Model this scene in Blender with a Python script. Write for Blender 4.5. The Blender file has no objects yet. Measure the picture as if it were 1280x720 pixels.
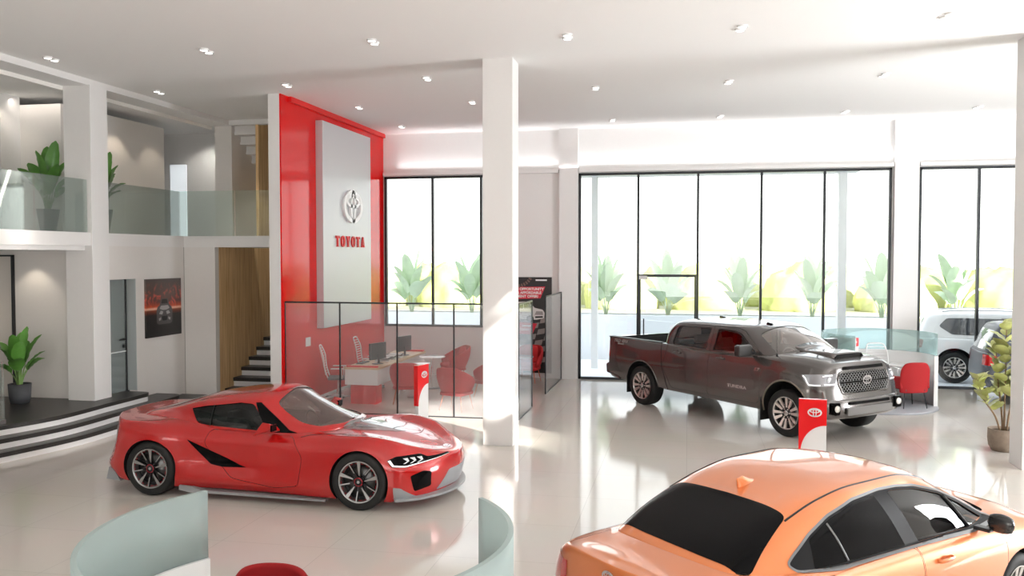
import bpy, bmesh, math, random
import numpy as np
from mathutils import Vector, Matrix
from mathutils.bvhtree import BVHTree
from mathutils.geometry import barycentric_transform, tessellate_polygon

SC = bpy.context.scene
COL = SC.collection
PI = math.pi
R = math.radians

# ------------------------------------------------------------------ camera
cam_d = bpy.data.cameras.new('camera')
cam = bpy.data.objects.new('camera', cam_d)
COL.objects.link(cam)
cam_d.sensor_width = 36.0
cam_d.lens = 1100.0 / 1280.0 * 36.0
cam_d.clip_end = 500
cam.location = (0, 0, 3.0)
cam.rotation_euler = (PI / 2 - math.atan(40 / 1100), 0, math.atan(220 / 1100))
SC.camera = cam

# ------------------------------------------------------------------ view
SC.view_settings.view_transform = 'Standard'
SC.view_settings.look = 'None'
SC.view_settings.gamma = 1
SC.view_settings.use_curve_mapping = False
SC.view_settings.exposure = EXPOSURE = 0.12
SC.cycles.max_bounces = 10
SC.cycles.diffuse_bounces = 5
SC.cycles.glossy_bounces = 4
SC.cycles.transparent_max_bounces = 16
SC.cycles.caustics_reflective = True
SC.cycles.caustics_refractive = False
SC.cycles.sample_clamp_indirect = 6
SC.cycles.use_denoising = True

# ------------------------------------------------------------------ world (bright overcast sky)
W = bpy.data.worlds.new('sky'); SC.world = W
W.use_nodes = True
wn = W.node_tree.nodes; wl = W.node_tree.links
bg = wn['Background']
tc = wn.new('ShaderNodeTexCoord'); sp = wn.new('ShaderNodeSeparateXYZ'); cr = wn.new('ShaderNodeValToRGB')
wl.new(tc.outputs['Generated'], sp.inputs[0]); wl.new(sp.outputs['Z'], cr.inputs[0]); wl.new(cr.outputs[0], bg.inputs[0])
cr.color_ramp.elements[0].position = 0.0; cr.color_ramp.elements[0].color = (1.0, 0.99, 0.95, 1)
cr.color_ramp.elements[1].position = 0.5; cr.color_ramp.elements[1].color = (0.86, 0.93, 1.0, 1)
bg.inputs[1].default_value = 2.7

# ------------------------------------------------------------------ sun (low, over the visitor's right shoulder, through a slot made for it in the unseen right wall)
SUN_DIR = Vector((-.75, .6, -.15)).normalized()
sd = bpy.data.lights.new('sun', 'SUN'); sd.energy = 26.0; sd.angle = R(0.6); sd.color = (1.0, .95, .87)
so = bpy.data.objects.new('sun', sd); COL.objects.link(so)
so.rotation_euler = SUN_DIR.to_track_quat('-Z', 'Y').to_euler()

# added fill lights imitating daylight, just inside front and right walls without glazing
def area(name, loc, d, sx, sy, power, color=(1, 1, 1)):
    l = bpy.data.lights.new(name, 'AREA'); l.shape = 'RECTANGLE'; l.size = sx; l.size_y = sy; l.energy = power; l.color = color
    o = bpy.data.objects.new(name, l); COL.objects.link(o); o.location = loc
    o.rotation_euler = Vector(d).to_track_quat('-Z', 'Z').to_euler()
    return o
area('front_fill', (0, -2.6, 3.0), (0, 1, .75), 20, 5.0, 950, (1, .97, .93))
area('right_fill', (12.4, 11.5, 1.9), (-1, 0, 1.0), 17, 3.4, 6300, (.96, .98, 1))

area('window_head_fill', (2.6, 21.25, 5.13), (0, -.08, 1), 19.6, .10, 48, (.97, .98, 1)).data.spread = R(115)  # added uplight along the window heads, there only to brighten the ceiling

# ------------------------------------------------------------------ materials
MATS = {}
def mat(name, col, rough=.5, metal=0., coat=0., emit=None, estr=0., noise=0., nscale=20., bump=0., bscale=60., spec=.5, trans=0., ior=1.45):
    if name in MATS: return MATS[name]
    m = bpy.data.materials.new(name); m.use_nodes = True
    nt = m.node_tree; b = nt.nodes['Principled BSDF']
    b.inputs['Base Color'].default_value = (*col, 1); b.inputs['Roughness'].default_value = rough
    b.inputs['Metallic'].default_value = metal; b.inputs['Coat Weight'].default_value = coat
    b.inputs['Coat Roughness'].default_value = .03
    b.inputs['Specular IOR Level'].default_value = spec
    b.inputs['Transmission Weight'].default_value = trans; b.inputs['IOR'].default_value = ior
    if emit: b.inputs['Emission Color'].default_value = (*emit, 1); b.inputs['Emission Strength'].default_value = estr
    tcn = nt.nodes.new('ShaderNodeTexCoord')
    n = nt.nodes.new('ShaderNodeTexNoise'); n.inputs['Scale'].default_value = nscale; n.inputs['Detail'].default_value = 4
    nt.links.new(tcn.outputs['Object'], n.inputs['Vector'])
    mx = nt.nodes.new('ShaderNodeMix'); mx.data_type = 'RGBA'
    k = noise
    mx.inputs[6].default_value = (*[max(0, c * (1 - k)) for c in col], 1)
    mx.inputs[7].default_value = (*[min(1, c * (1 + k)) for c in col], 1)
    nt.links.new(n.outputs['Fac'], mx.inputs[0]); nt.links.new(mx.outputs[2], b.inputs['Base Color'])
    if bump:
        n2 = nt.nodes.new('ShaderNodeTexNoise'); n2.inputs['Scale'].default_value = bscale; nt.links.new(tcn.outputs['Object'], n2.inputs['Vector'])
        bp = nt.nodes.new('ShaderNodeBump'); bp.inputs['Strength'].default_value = bump; bp.inputs['Distance'].default_value = .01
        nt.links.new(n2.outputs['Fac'], bp.inputs['Height']); nt.links.new(bp.outputs[0], b.inputs['Normal'])
    MATS[name] = m
    return m

def thin_glass(name, tint=(1, 1, 1), refl=.1, veil=0., veilcol=(.8, .9, .9), rough=.0, ior=1.45, boost=1.0):
    """see-through pane: clear (tinted) transmission with a Fresnel mirror coat, optionally a diffuse veil for frosting and for painted-in haze"""
    if name in MATS: return MATS[name]
    m = bpy.data.materials.new(name); m.use_nodes = True; nt = m.node_tree
    for n in list(nt.nodes): nt.nodes.remove(n)
    out = nt.nodes.new('ShaderNodeOutputMaterial')
    tr = nt.nodes.new('ShaderNodeBsdfTransparent'); tr.inputs[0].default_value = (*tint, 1)
    gl = nt.nodes.new('ShaderNodeBsdfGlossy'); gl.inputs['Roughness'].default_value = rough
    fr = nt.nodes.new('ShaderNodeFresnel'); fr.inputs[0].default_value = ior
    mu = nt.nodes.new('ShaderNodeMath'); mu.operation = 'MULTIPLY'; mu.inputs[1].default_value = boost; mu.use_clamp = True
    nt.links.new(fr.outputs[0], mu.inputs[0])
    mx = nt.nodes.new('ShaderNodeMixShader')
    nt.links.new(mu.outputs[0], mx.inputs[0]); nt.links.new(tr.outputs[0], mx.inputs[1]); nt.links.new(gl.outputs[0], mx.inputs[2])
    last = mx
    if veil:
        df = nt.nodes.new('ShaderNodeBsdfDiffuse'); df.inputs[0].default_value = (*veilcol, 1)
        m2 = nt.nodes.new('ShaderNodeMixShader'); m2.inputs[0].default_value = veil
        nt.links.new(mx.outputs[0], m2.inputs[1]); nt.links.new(df.outputs[0], m2.inputs[2]); last = m2
    nt.links.new(last.outputs[0], out.inputs[0])
    MATS[name] = m
    return m

def floor_mat():
    m = bpy.data.materials.new('polished_tile'); m.use_nodes = True; nt = m.node_tree; b = nt.nodes['Principled BSDF']
    t = nt.nodes.new('ShaderNodeTexCoord'); br = nt.nodes.new('ShaderNodeTexBrick')
    br.offset = 0.0; br.inputs['Scale'].default_value = 1.0; br.inputs['Mortar Size'].default_value = .003
    br.inputs['Brick Width'].default_value = 1.2; br.inputs['Row Height'].default_value = 1.2; br.inputs['Mortar Smooth'].default_value = .2
    br.inputs['Color1'].default_value = (.70, .655, .60, 1); br.inputs['Color2'].default_value = (.72, .675, .62, 1); br.inputs['Mortar'].default_value = (.55, .51, .47, 1)
    nt.links.new(t.outputs['Object'], br.inputs['Vector'])
    n = nt.nodes.new('ShaderNodeTexNoise'); n.inputs['Scale'].default_value = .8; n.inputs['Detail'].default_value = 6; nt.links.new(t.outputs['Object'], n.inputs['Vector'])
    mx = nt.nodes.new('ShaderNodeMix'); mx.data_type = 'RGBA'; mx.blend_type = 'MULTIPLY'; mx.inputs[0].default_value = .12
    nt.links.new(br.outputs['Color'], mx.inputs[6]); nt.links.new(n.outputs['Color'], mx.inputs[7]); nt.links.new(mx.outputs[2], b.inputs['Base Color'])
    b.inputs['Roughness'].default_value = .09; b.inputs['Specular IOR Level'].default_value = .32
    return m

def wood_mat(name, c1, c2, scale=1.0, vertical=True):
    m = bpy.data.materials.new(name); m.use_nodes = True; nt = m.node_tree; b = nt.nodes['Principled BSDF']
    t = nt.nodes.new('ShaderNodeTexCoord'); mp = nt.nodes.new('ShaderNodeMapping')
    mp.inputs['Scale'].default_value = (15 * scale, 15 * scale, .5 * scale) if vertical else (9 * scale, .8 * scale, 9 * scale)
    n = nt.nodes.new('ShaderNodeTexNoise'); n.inputs['Scale'].default_value = 1.6; n.inputs['Detail'].default_value = 8; n.inputs['Distortion'].default_value = .6
    cr = nt.nodes.new('ShaderNodeValToRGB'); cr.color_ramp.elements[0].position = .32; cr.color_ramp.elements[0].color = (*c1, 1)
    cr.color_ramp.elements[1].position = .68; cr.color_ramp.elements[1].color = (*c2, 1)
    nt.links.new(t.outputs['Object'], mp.inputs[0]); nt.links.new(mp.outputs[0], n.inputs['Vector']); nt.links.new(n.outputs['Fac'], cr.inputs[0]); nt.links.new(cr.outputs[0], b.inputs['Base Color'])
    b.inputs['Roughness'].default_value = .45
    MATS[name] = m
    return m

def emis(name, col, s):
    return mat(name, col, emit=col, estr=s)

M_white = mat('white_plaster', (.83, .82, .81), .6, noise=.015)
M_ceil = mat('ceiling_paint', (.92, .91, .90), .7, noise=.01)
M_warmwall = mat('warm_white_wall', (.80, .775, .75), .5, noise=.02)
M_glosswhite = mat('gloss_white', (.86, .86, .86), .12, coat=.3)
M_frame = mat('dark_frame', (.035, .038, .042), .35, metal=.5)
M_red = mat('red_lacquer', (.70, .004, .004), .12, coat=.1, spec=.2)
M_redmatte = mat('red_paint', (.72, .01, .012), .4)
M_board = mat('brushed_white_board', (.60, .61, .63), .38, metal=.25, bump=.05, bscale=300)
M_chrome = mat('chrome', (.8, .8, .82), .12, metal=1)
M_black = mat('black_plastic', (.012, .012, .013), .35)
M_rubber = mat('tire_rubber', (.012, .012, .012), .65, bump=.1)
M_treads = mat('dark_stone', (.03, .027, .026), .35, noise=.2)
M_wood = wood_mat('oak_panel', (.62, .37, .16), (.93, .66, .35))
M_deskwood = wood_mat('desk_wood', (.55, .38, .20), (.78, .60, .38), vertical=False)
M_glass = thin_glass('clear_glass', (.97, .985, .98), ior=1.5, boost=1.3, veil=.03)
M_win = thin_glass('window_glass', (.97, .985, .985), ior=1.5, boost=1.2)
M_part = thin_glass('partition_glass', (.98, .985, .985), ior=1.45, boost=.6, veil=.09, veilcol=(.9, .9, .9))  # the veil paints a milky haze of light into the panes
M_bal = thin_glass('balustrade_glass', (.90, .95, .93), ior=1.45, boost=.6, veil=.06, veilcol=(.72, .8, .78))
M_teal = thin_glass('frosted_teal_glass', (.84, .95, .94), ior=1.45, boost=.5, veil=.15, veilcol=(.78, .93, .92))
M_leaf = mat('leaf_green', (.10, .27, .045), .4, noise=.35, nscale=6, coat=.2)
M_leaf_pale = mat('leaf_hazed', (.50, .62, .42), .5, noise=.2, nscale=6)  # outdoor leaves paled in colour to imitate haze and glass reflection
M_stem = mat('stem_green', (.16, .28, .08), .5, noise=.2)
M_rubleaf = mat('rubber_leaf', (.42, .44, .16), .4, noise=.75, nscale=5, coat=.3)
M_bark = mat('bark', (.22, .14, .08), .8, noise=.3)
M_pot = mat('charcoal_pot', (.06, .063, .07), .6, noise=.15, bump=.2)
M_potb = mat('stone_pot', (.27, .21, .16), .75, noise=.2, bump=.2)
M_soil = mat('soil', (.06, .04, .025), .95, noise=.3, nscale=60)

# ------------------------------------------------------------------ object helpers
def tag(o, label=None, cat=None, group=None, kind=None):
    if label: o['label'] = label
    if cat: o['category'] = cat
    if group: o['group'] = group
    if kind: o['kind'] = kind
    return o

def empty(name, loc=(0, 0, 0), rz=0., label=None, cat=None, group=None, scale=1.0):
    o = bpy.data.objects.new(name, None); COL.objects.link(o); o.location = loc; o.rotation_euler = (0, 0, rz)
    o.scale = (scale,) * 3; o.empty_display_size = .1
    return tag(o, label, cat, group)

def copy_tree(o, parent=None):
    c = o.copy(); COL.objects.link(c); c.parent = parent
    for ch in list(o.children): copy_tree(ch, c)
    return c

def link_mesh(name, me, parent=None, mats=None):
    o = bpy.data.objects.new(name, me); COL.objects.link(o)
    if mats is not None:
        keep = [p.material_index for p in me.polygons]
        me.materials.clear()
        for m in (mats if isinstance(mats, (list, tuple)) else [mats]): me.materials.append(m)
        if keep: me.polygons.foreach_set('material_index', keep)
    if parent is not None: o.parent = parent
    return o

class MB:
    """collects shapes into one mesh; self.m is the current material slot"""
    def __init__(s): s.v = []; s.f = []; s.mi = []; s.sm = []; s.m = 0; s.smooth = False; s.X = None
    def add(s, vs, fs, smooth=None):
        b = len(s.v)
        for p in vs:
            p = Vector(p)
            if s.X is not None: p = s.X @ p
            s.v.append(tuple(p))
        for f in fs: s.f.append([b + i for i in f]); s.mi.append(s.m); s.sm.append(s.smooth if smooth is None else smooth)
        return s
    def box(s, x0, x1, y0, y1, z0, z1):
        if x0 > x1: x0, x1 = x1, x0
        if y0 > y1: y0, y1 = y1, y0
        if z0 > z1: z0, z1 = z1, z0
        return s.add([(x0, y0, z0), (x1, y0, z0), (x1, y1, z0), (x0, y1, z0), (x0, y0, z1), (x1, y0, z1), (x1, y1, z1), (x0, y1, z1)],
                     [(3, 2, 1, 0), (4, 5, 6, 7), (0, 1, 5, 4), (1, 2, 6, 5), (2, 3, 7, 6), (3, 0, 4, 7)], False)
    def prism(s, poly, a0, a1, axis='z', smooth=False):
        """poly 2D, extruded; axis z: (x,y)->z ; y: (x,z)->y ; x: (y,z)->x"""
        n = len(poly)
        ar = sum(poly[i][0] * poly[(i + 1) % n][1] - poly[(i + 1) % n][0] * poly[i][1] for i in range(n))
        if ar < 0: poly = poly[::-1]
        f3 = {'z': lambda p, a: (p[0], p[1], a), 'y': lambda p, a: (p[0], a, p[1]), 'x': lambda p, a: (a, p[0], p[1])}[axis]
        vs = [f3(p, a0) for p in poly] + [f3(p, a1) for p in poly]
        fs = [tuple(reversed(range(n))), tuple(range(n, 2 * n))]
        flip = (a1 < a0) ^ (axis == 'y')
        caps = len(fs)
        for i in range(n):
            j = (i + 1) % n; fs.append((i, j, j + n, i + n))
        if flip: fs = [tuple(reversed(f)) for f in fs]
        s.add(vs, fs[:caps], False)
        b = len(s.v) - 2 * n
        for f in fs[caps:]: s.f.append([b + i for i in f]); s.mi.append(s.m); s.sm.append(smooth)
        return s
    def lathe(s, prof, c=(0, 0, 0), n=32, axis='z', a0=0., a1=2 * PI, smooth=True):
        """prof: (r, h); closed to the axis where r=0"""
        full = abs(a1 - a0 - 2 * PI) < 1e-6
        k = n if full else n + 1
        vs = []
        for r, h in prof:
            for i in range(k):
                a = a0 + (a1 - a0) * i / n
                p = {'z': (r * math.cos(a), r * math.sin(a), h), 'y': (r * math.cos(a), h, r * math.sin(a)), 'x': (h, r * math.cos(a), r * math.sin(a))}[axis]
                vs.append((p[0] + c[0], p[1] + c[1], p[2] + c[2]))
        fs = []
        for j in range(len(prof) - 1):
            for i in range(n):
                i2 = (i + 1) % k if full else i + 1
                q = (j * k + i, j * k + i2, (j + 1) * k + i2, (j + 1) * k + i)
                fs.append(q if axis != 'y' else q[::-1])
        return s.add(vs, fs, smooth)
    def cyl(s, c, r, h, n=24, axis='z', r2=None):
        r2 = r if r2 is None else r2
        return s.lathe([(0, 0), (r, 0)], c, n, axis, smooth=False).lathe([(r, 0), (r2, h)], c, n, axis).lathe([(r2, h), (0, h)], c, n, axis, smooth=False)
    def tube(s, pts, r, n=8, closed=False, ell=None):
        pts = [Vector(p) for p in pts]; k = len(pts)
        rs = r if isinstance(r, (list, tuple)) else [r] * k
        vs = []; up = None
        for i, p in enumerate(pts):
            if closed: t = pts[(i + 1) % k] - pts[i - 1]
            else: t = pts[min(i + 1, k - 1)] - pts[max(i - 1, 0)]
            t.normalize()
            if up is None:
                up = Vector((0, 0, 1)) if abs(t.z) < .9 else Vector((1, 0, 0))
            a = (up - t * up.dot(t))
            if a.length < 1e-5: a = t.orthogonal()
            a.normalize(); up = a; b = t.cross(a)
            for j in range(n):
                an = 2 * PI * j / n
                ea, eb = ell if ell else (1, 1)
                vs.append(p + a * math.cos(an) * rs[i] * ea + b * math.sin(an) * rs[i] * eb)
        fs = []
        for i in range(k if closed else k - 1):
            i2 = (i + 1) % k
            for j in range(n):
                j2 = (j + 1) % n; fs.append((i * n + j, i * n + j2, i2 * n + j2, i2 * n + j))
        s.add(vs, fs, True)
        if not closed:
            b = len(s.v) - k * n
            s.f.append([b + j for j in reversed(range(n))]); s.mi.append(s.m); s.sm.append(False)
            s.f.append([b + (k - 1) * n + j for j in range(n)]); s.mi.append(s.m); s.sm.append(False)
        return s
    def grid(s, P, closed_u=False, closed_v=False, smooth=True, flip=False):
        nu, nv = len(P), len(P[0]); vs = [p for row in P for p in row]; fs = []
        for i in range(nu if closed_u else nu - 1):
            for j in range(nv if closed_v else nv - 1):
                i2, j2 = (i + 1) % nu, (j + 1) % nv
                q = (i * nv + j, i2 * nv + j, i2 * nv + j2, i * nv + j2)
                fs.append(q[::-1] if flip else q)
        return s.add(vs, fs, smooth)
    def mesh(s, name='mesh'):
        me = bpy.data.meshes.new(name); me.from_pydata(s.v, [], s.f)
        me.polygons.foreach_set('material_index', s.mi); me.polygons.foreach_set('use_smooth', s.sm)
        me.update(); return me
    def build(s, name, mats, parent=None, bevel=0., solid=0., sub=0, fix=False, off=0):
        me = s.mesh(name)
        if fix:
            bm = bmesh.new(); bm.from_mesh(me); bmesh.ops.remove_doubles(bm, verts=bm.verts, dist=1e-5)
            bmesh.ops.recalc_face_normals(bm, faces=bm.faces); bm.to_mesh(me); bm.free()
        o = link_mesh(name, me, parent, mats)
        if solid: md = o.modifiers.new('solid', 'SOLIDIFY'); md.thickness = solid; md.offset = off
        if bevel:
            md = o.modifiers.new('bevel', 'BEVEL'); md.width = bevel; md.segments = 2; md.limit_method = 'ANGLE'; md.angle_limit = R(40)
        if sub: md = o.modifiers.new('sub', 'SUBSURF'); md.levels = sub; md.render_levels = sub
        return o

def struct(o): o['kind'] = 'structure'; return o
def sbox(name, m, *b, parent=None, bevel=0.):
    o = MB().box(*b).build(name, m, parent, bevel)
    if parent is None: struct(o)
    return o

def rrect(x0, x1, y0, y1, r, n=5):
    P = []
    for cx, cy, a in ((x1 - r, y0 + r, -90), (x1 - r, y1 - r, 0), (x0 + r, y1 - r, 90), (x0 + r, y0 + r, 180)):
        for i in range(n + 1):
            t = R(a + 90 * i / n); P.append((cx + r * math.cos(t), cy + r * math.sin(t)))
    return P

def spl(P, n=6, closed=True):
    """Catmull-Rom through the points"""
    P = [np.array(p, float) for p in P]; k = len(P); out = []
    for i in range(k if closed else k - 1):
        if closed: a, b, c, d = P[i - 1], P[i], P[(i + 1) % k], P[(i + 2) % k]
        else: a, b, c, d = P[max(i - 1, 0)], P[i], P[i + 1], P[min(i + 2, k - 1)]
        for j in range(n):
            t = j / n
            out.append(tuple(.5 * ((2 * b) + (c - a) * t + (2 * a - 5 * b + 4 * c - d) * t * t + (3 * b - a - 3 * c + d) * t ** 3)))
    if not closed: out.append(tuple(P[-1]))
    return out

def rpoly(P, r, n=4):
    """polygon with rounded corners; r one number or one per corner"""
    k = len(P); out = []; rs = r if isinstance(r, (list, tuple)) else [r] * k
    for i in range(k):
        p0, p, p1 = (np.array(P[i - 1], float), np.array(P[i], float), np.array(P[(i + 1) % k], float))
        a, b = p0 - p, p1 - p; la, lb = np.linalg.norm(a), np.linalg.norm(b)
        rr = min(rs[i], la * .45, lb * .45)
        if rr < 1e-4: out.append(tuple(p)); continue
        a = p + a / la * rr; b = p + b / lb * rr
        for j in range(n + 1):
            t = j / n; out.append(tuple((1 - t) ** 2 * a + 2 * t * (1 - t) * p + t * t * b))
    return out

def text_mesh(txt, size, depth=0.0, offset=0.0, spacing=1.0, shear=0.0):
    c = bpy.data.curves.new('t', 'FONT'); c.body = txt; c.size = size; c.extrude = depth; c.offset = offset; c.space_character = spacing; c.shear = shear
    c.align_x = 'CENTER'; c.align_y = 'CENTER'; c.resolution_u = 3
    o = bpy.data.objects.new('t', c); COL.objects.link(o)
    bpy.context.view_layer.update()
    me = bpy.data.meshes.new_from_object(o.evaluated_get(bpy.context.evaluated_depsgraph_get()))
    bpy.data.objects.remove(o); return me

def text_obj(name, txt, size, M, m, parent=None, depth=.001, offset=0., spacing=1., shear=0., sx=1.):
    me = text_mesh(txt, size, depth, offset, spacing, shear)
    me.transform(Matrix.Diagonal((sx, 1, 1, 1))); me.transform(M)
    return link_mesh(name, me, parent, m)

def frame(o, u, v):
    """4x4 matrix whose x axis is u, y axis is v, origin o"""
    u = Vector(u).normalized(); v = Vector(v).normalized(); n = u.cross(v)
    return Matrix(((u.x, v.x, n.x, o[0]), (u.y, v.y, n.y, o[1]), (u.z, v.z, n.z, o[2]), (0, 0, 0, 1)))

def emblem_mb(mb, w, M, th=.02, t=.06, n=40):
    """three overlapping ellipses, width w, drawn in the plane of M"""
    h = w * .66
    def ring(cx, cy, a, b, tx, ty):
        vs = []; fs = []
        for i in range(n):
            an = 2 * PI * i / n; c, s_ = math.cos(an), math.sin(an)
            for (aa, bb) in ((a, b), (a - tx, b - ty)):
                for z in (0, th): vs.append(M @ Vector((cx + aa * c, cy + bb * s_, z)))
        for i in range(n):
            j = (i + 1) % n; A, B = i * 4, j * 4
            fs += [(A + 1, B + 1, B, A), (A + 2, B + 2, B + 3, A + 3), (A + 3, B + 3, B + 1, A + 1), (A, B, B + 2, A + 2)]
        mb.add(vs, fs, False)
    k = w * t
    ring(0, 0, w / 2, h / 2, k * 1.2, k)
    ring(0, h * .15, w * .36, h * .20, k, k * .7)
    ring(0, 0, w * .135, h * .5, k * .8, k * .6)
    return mb
# ================================================================== THE ROOM
BY = 21.35      # inner face of the window wall
RX = -7.6       # face of the red wall
CZ = 6.08       # ceiling
PX = -10.25     # face of the poster wall
SZ0, SZ1 = 3.18, 3.41   # mezzanine slab edge

o = MB().box(-16, 13, -3, BY + .3, -.12, 0).build('floor', floor_mat()); struct(o)
o = sbox('ceiling', M_ceil, -16, 13, -3, BY + .3, CZ, CZ + .2)

# window wall (back): openings window_1, window_2, window_3
wb = MB()
T0, T1 = BY, BY + .22
wb.box(-8.2, -7.56, T0, T1, 0, CZ)
wb.box(-7.56, -4.4, T0, T1, 0, 1.22).box(-7.56, -4.4, T0, T1, 5.0, CZ)
wb.box(-4.4, -2.61, T0, T1, 0, CZ)
wb.box(-2.61, 4.52, T0, T1, 5.0, CZ)
wb.box(4.52, 5.10, T0, T1, 0, CZ)
wb.box(5.10, 12.4, T0, T1, 5.0, CZ)
wb.box(12.4, 13.0, T0, T1, 0, CZ)
struct(wb.build('wall_back', M_white))
# pilasters standing proud of the window wall
sbox('trim_1', M_white, -3.08, -2.62, T0 - .12, T0, 0, CZ)
sbox('trim_2', M_white, 4.56, 5.08, T0 - .12, T0, 0, CZ)
# slim added ledge along the window heads, concealing the ceiling fill strip
sbox('trim_13', M_white, -7.56, -3.1, T0 - .14, T0, 5.02, 5.10)
sbox('trim_14', M_white, -2.6, 4.54, T0 - .14, T0, 5.02, 5.10)
sbox('trim_15', M_white, 5.10, 12.4, T0 - .14, T0, 5.02, 5.10)
# thin shadow line under the ceiling
sbox('trim_3', M_ceil, -7.6, 13, T0 - .03, T0, CZ - .02, CZ)

def window(name, x0, x1, z0, z1, muls, door=None):
    root = empty(name, (0, 0, 0)); struct(root)
    f = MB(); w = .055; y0, y1 = BY - .04, BY + .05
    f.box(x0, x1, y0, y1, z1 - w, z1).box(x0, x1, y0, y1, z0, z0 + w)
    f.box(x0, x0 + w, y0, y1, z0, z1).box(x1 - w, x1, y0, y1, z0, z1)
    for m in muls: f.box(m - .028, m + .028, y0, y1, z0 + w, z1 - w)
    f.build('window_frame', M_frame, root)
    g = MB().box(x0 + .02, x1 - .02, BY + .005, BY + .013, z0 + .02, z1 - .02).build('pane', M_win, root)
    return root
window('window_1', -7.56, -4.4, 1.22, 5.0, (-6.30, -5.05))
w2 = window('window_2', -2.61, 4.52, 0.0, 5.0, (-1.18, .22, 1.67, 3.07))
window('window_3', 5.10, 12.4, 0.0, 5.0, (6.35, 7.6, 8.85, 10.1, 11.3))
# glass door set in the second bay of window_2
dr = empty('door_1', (0, 0, 0)); struct(dr)
MB().box(-1.15, .19, BY - .05, BY + .03, 2.50, 2.56).box(-1.15, -1.11, BY - .05, BY + .03, .05, 2.5).box(.15, .19, BY - .05, BY + .03, .05, 2.5).build('door_frame', M_frame, dr)
MB().box(-1.11, .15, BY - .015, BY - .005, .05, 2.5).build('door_pane', M_win, dr)
MB().box(-1.15, -.96, BY - .07, BY - .05, 2.44, 2.53).build('door_closer', mat('satin_steel', (.35, .35, .36), .3, metal=.9), dr)
MB().box(-1.05, -1.02, BY - .10, BY - .06, .8, 1.5).box(-1.05, -1.02, BY - .10, BY - .02, .85, .88).box(-1.05, -1.02, BY - .10, BY - .02, 1.42, 1.45).build('door_handle', M_frame, dr)

# red feature wall on the left, with white core end
sbox('wall_red', M_red, RX - .03, RX, 15.62, BY, 0, CZ)
sbox('wall_core', M_white, RX - .25, RX - .03, 15.60, BY, 0, CZ)
sbox('trim_4', M_redmatte, RX - .0, RX + .06, 15.95, BY, CZ - .10, CZ)
sbox('baseboard_red', M_white, RX, RX + .012, 15.62, BY, 0, .06)
sbox('baseboard_back', M_white, RX, -2.62, BY - .012, BY, 0, .06)

# two free standing pillars
pil = MB().box(-3.17, -2.69, 13.50, 13.98, 0, CZ).build('pillar', M_white, bevel=.006)
tag(pil, 'tall square white pillar in the middle of the hall, sunlit at its foot', 'pillar', kind='structure')
pil = MB().box(4.60, 5.12, 13.38, 13.88, 0, CZ).build('pillar', M_white, bevel=.006)
tag(pil, 'tall square white pillar at the right edge of the photo', 'pillar', kind='structure')

# right and front walls (behind and beside the camera); only the high slot lets the low sun in
# right wall with a made-up stepped slot shaped to cast the sun patches: (y0, y1, z0, z1) openings
wr = MB()
cols_ = [(-3, -.2, None), (-.2, .5, (3.25, 3.50)), (.5, 1.02, (3.5, 5.8)), (1.02, 2.5, (3.05, 3.82)), (2.5, BY + .3, None)]
for y0, y1, op in cols_:
    if op is None: wr.box(13, 13.2, y0, y1, 0, CZ)
    else: wr.box(13, 13.2, y0, y1, 0, op[0]).box(13, 13.2, y0, y1, op[1], CZ)
wr.prism([(.5, 3.5), (.5, 3.58), (1.02, 3.78), (1.02, 3.5)], 13, 13.2, 'x').prism([(.5, 5.8), (.5, 5.25), (1.02, 5.75), (1.02, 5.8)], 13, 13.2, 'x').prism([(.5, 5.0), (.5, 5.07), (1.02, 5.5), (1.02, 5.38)], 13, 13.2, 'x')
struct(wr.build('wall_right', M_white))
struct(MB().box(-16, 13.2, -3.2, -3, 0, CZ + .2).build('wall_front', M_white))
sbox('wall_left', M_warmwall, -16.2, -16, -3.2, BY + .3, 0, CZ + .2)

# ------------------------------------------------------------------ mezzanine on the left
def poly_slab(name, poly, z0, z1, m):
    o = MB().prism(poly, z0, z1).build(name, m); struct(o); return o
poly_slab('trim_5', [(-16, -3), (PX, -3), (PX, 16.57), (RX - .25, 16.57), (RX - .25, 18.2), (-9.55, 18.2), (-9.55, BY), (-16, BY)], SZ0, SZ1, M_white)
# dropped ceiling under the mezzanine in front of the entrance wall
sbox('trim_6', M_white, -16, PX - .12, -3, 13.88, 3.10, SZ0)
# downstand beam at the mezzanine edge under the hall ceiling
sbox('trim_7', M_white, -10.75, PX, -3, 18.6, 5.97, CZ)
sbox('trim_8', mat('cove_white', (.9, .88, .84), .6), -10.80, -10.752, -3, 18.6, 5.90, CZ)
sbox('trim_9', M_white, PX, RX - .25, 18.45, 18.6, 5.97, CZ)
# mezzanine ceiling
# lower walls
sbox('wall_entrance', M_warmwall, -16, PX - .02, 13.9, 14.05, 0, SZ0)
# column of the mezzanine, both storeys
c = MB().box(-10.75, PX + .03, 13.67, 14.13, 0, 5.98).build('column', M_white, bevel=.004)
tag(c, 'square white column carrying the mezzanine beside the stepped platform', 'column', kind='structure')
# poster wall with the door opening Y 14.15..14.94
pw = MB()
pw.box(PX - .2, PX, 14.13, 14.94, 2.57, SZ0)
pw.box(PX - .2, PX, 14.94, 16.57, 0, SZ0)
struct(pw.build('wall_poster', M_warmwall))
struct(MB().box(PX - .2, -9.55, 16.57, 16.72, 0, SZ0).build('wall_corner', M_warmwall))
sbox('trim_10', mat('joint_grey', (.35, .34, .33), .6), PX + .0, PX + .003, 16.555, 16.57, 0, SZ0)
sbox('wall_wood', M_wood, -9.62, -9.55, 16.72, BY, 0, SZ0)
sbox('wall_wood_upper', M_wood, -9.62, -9.55, 18.5, BY, SZ1, CZ)
sbox('wall_stairwell_back', M_warmwall, -9.6, RX - .25, BY - .05, BY + .1, 0, CZ)

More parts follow.
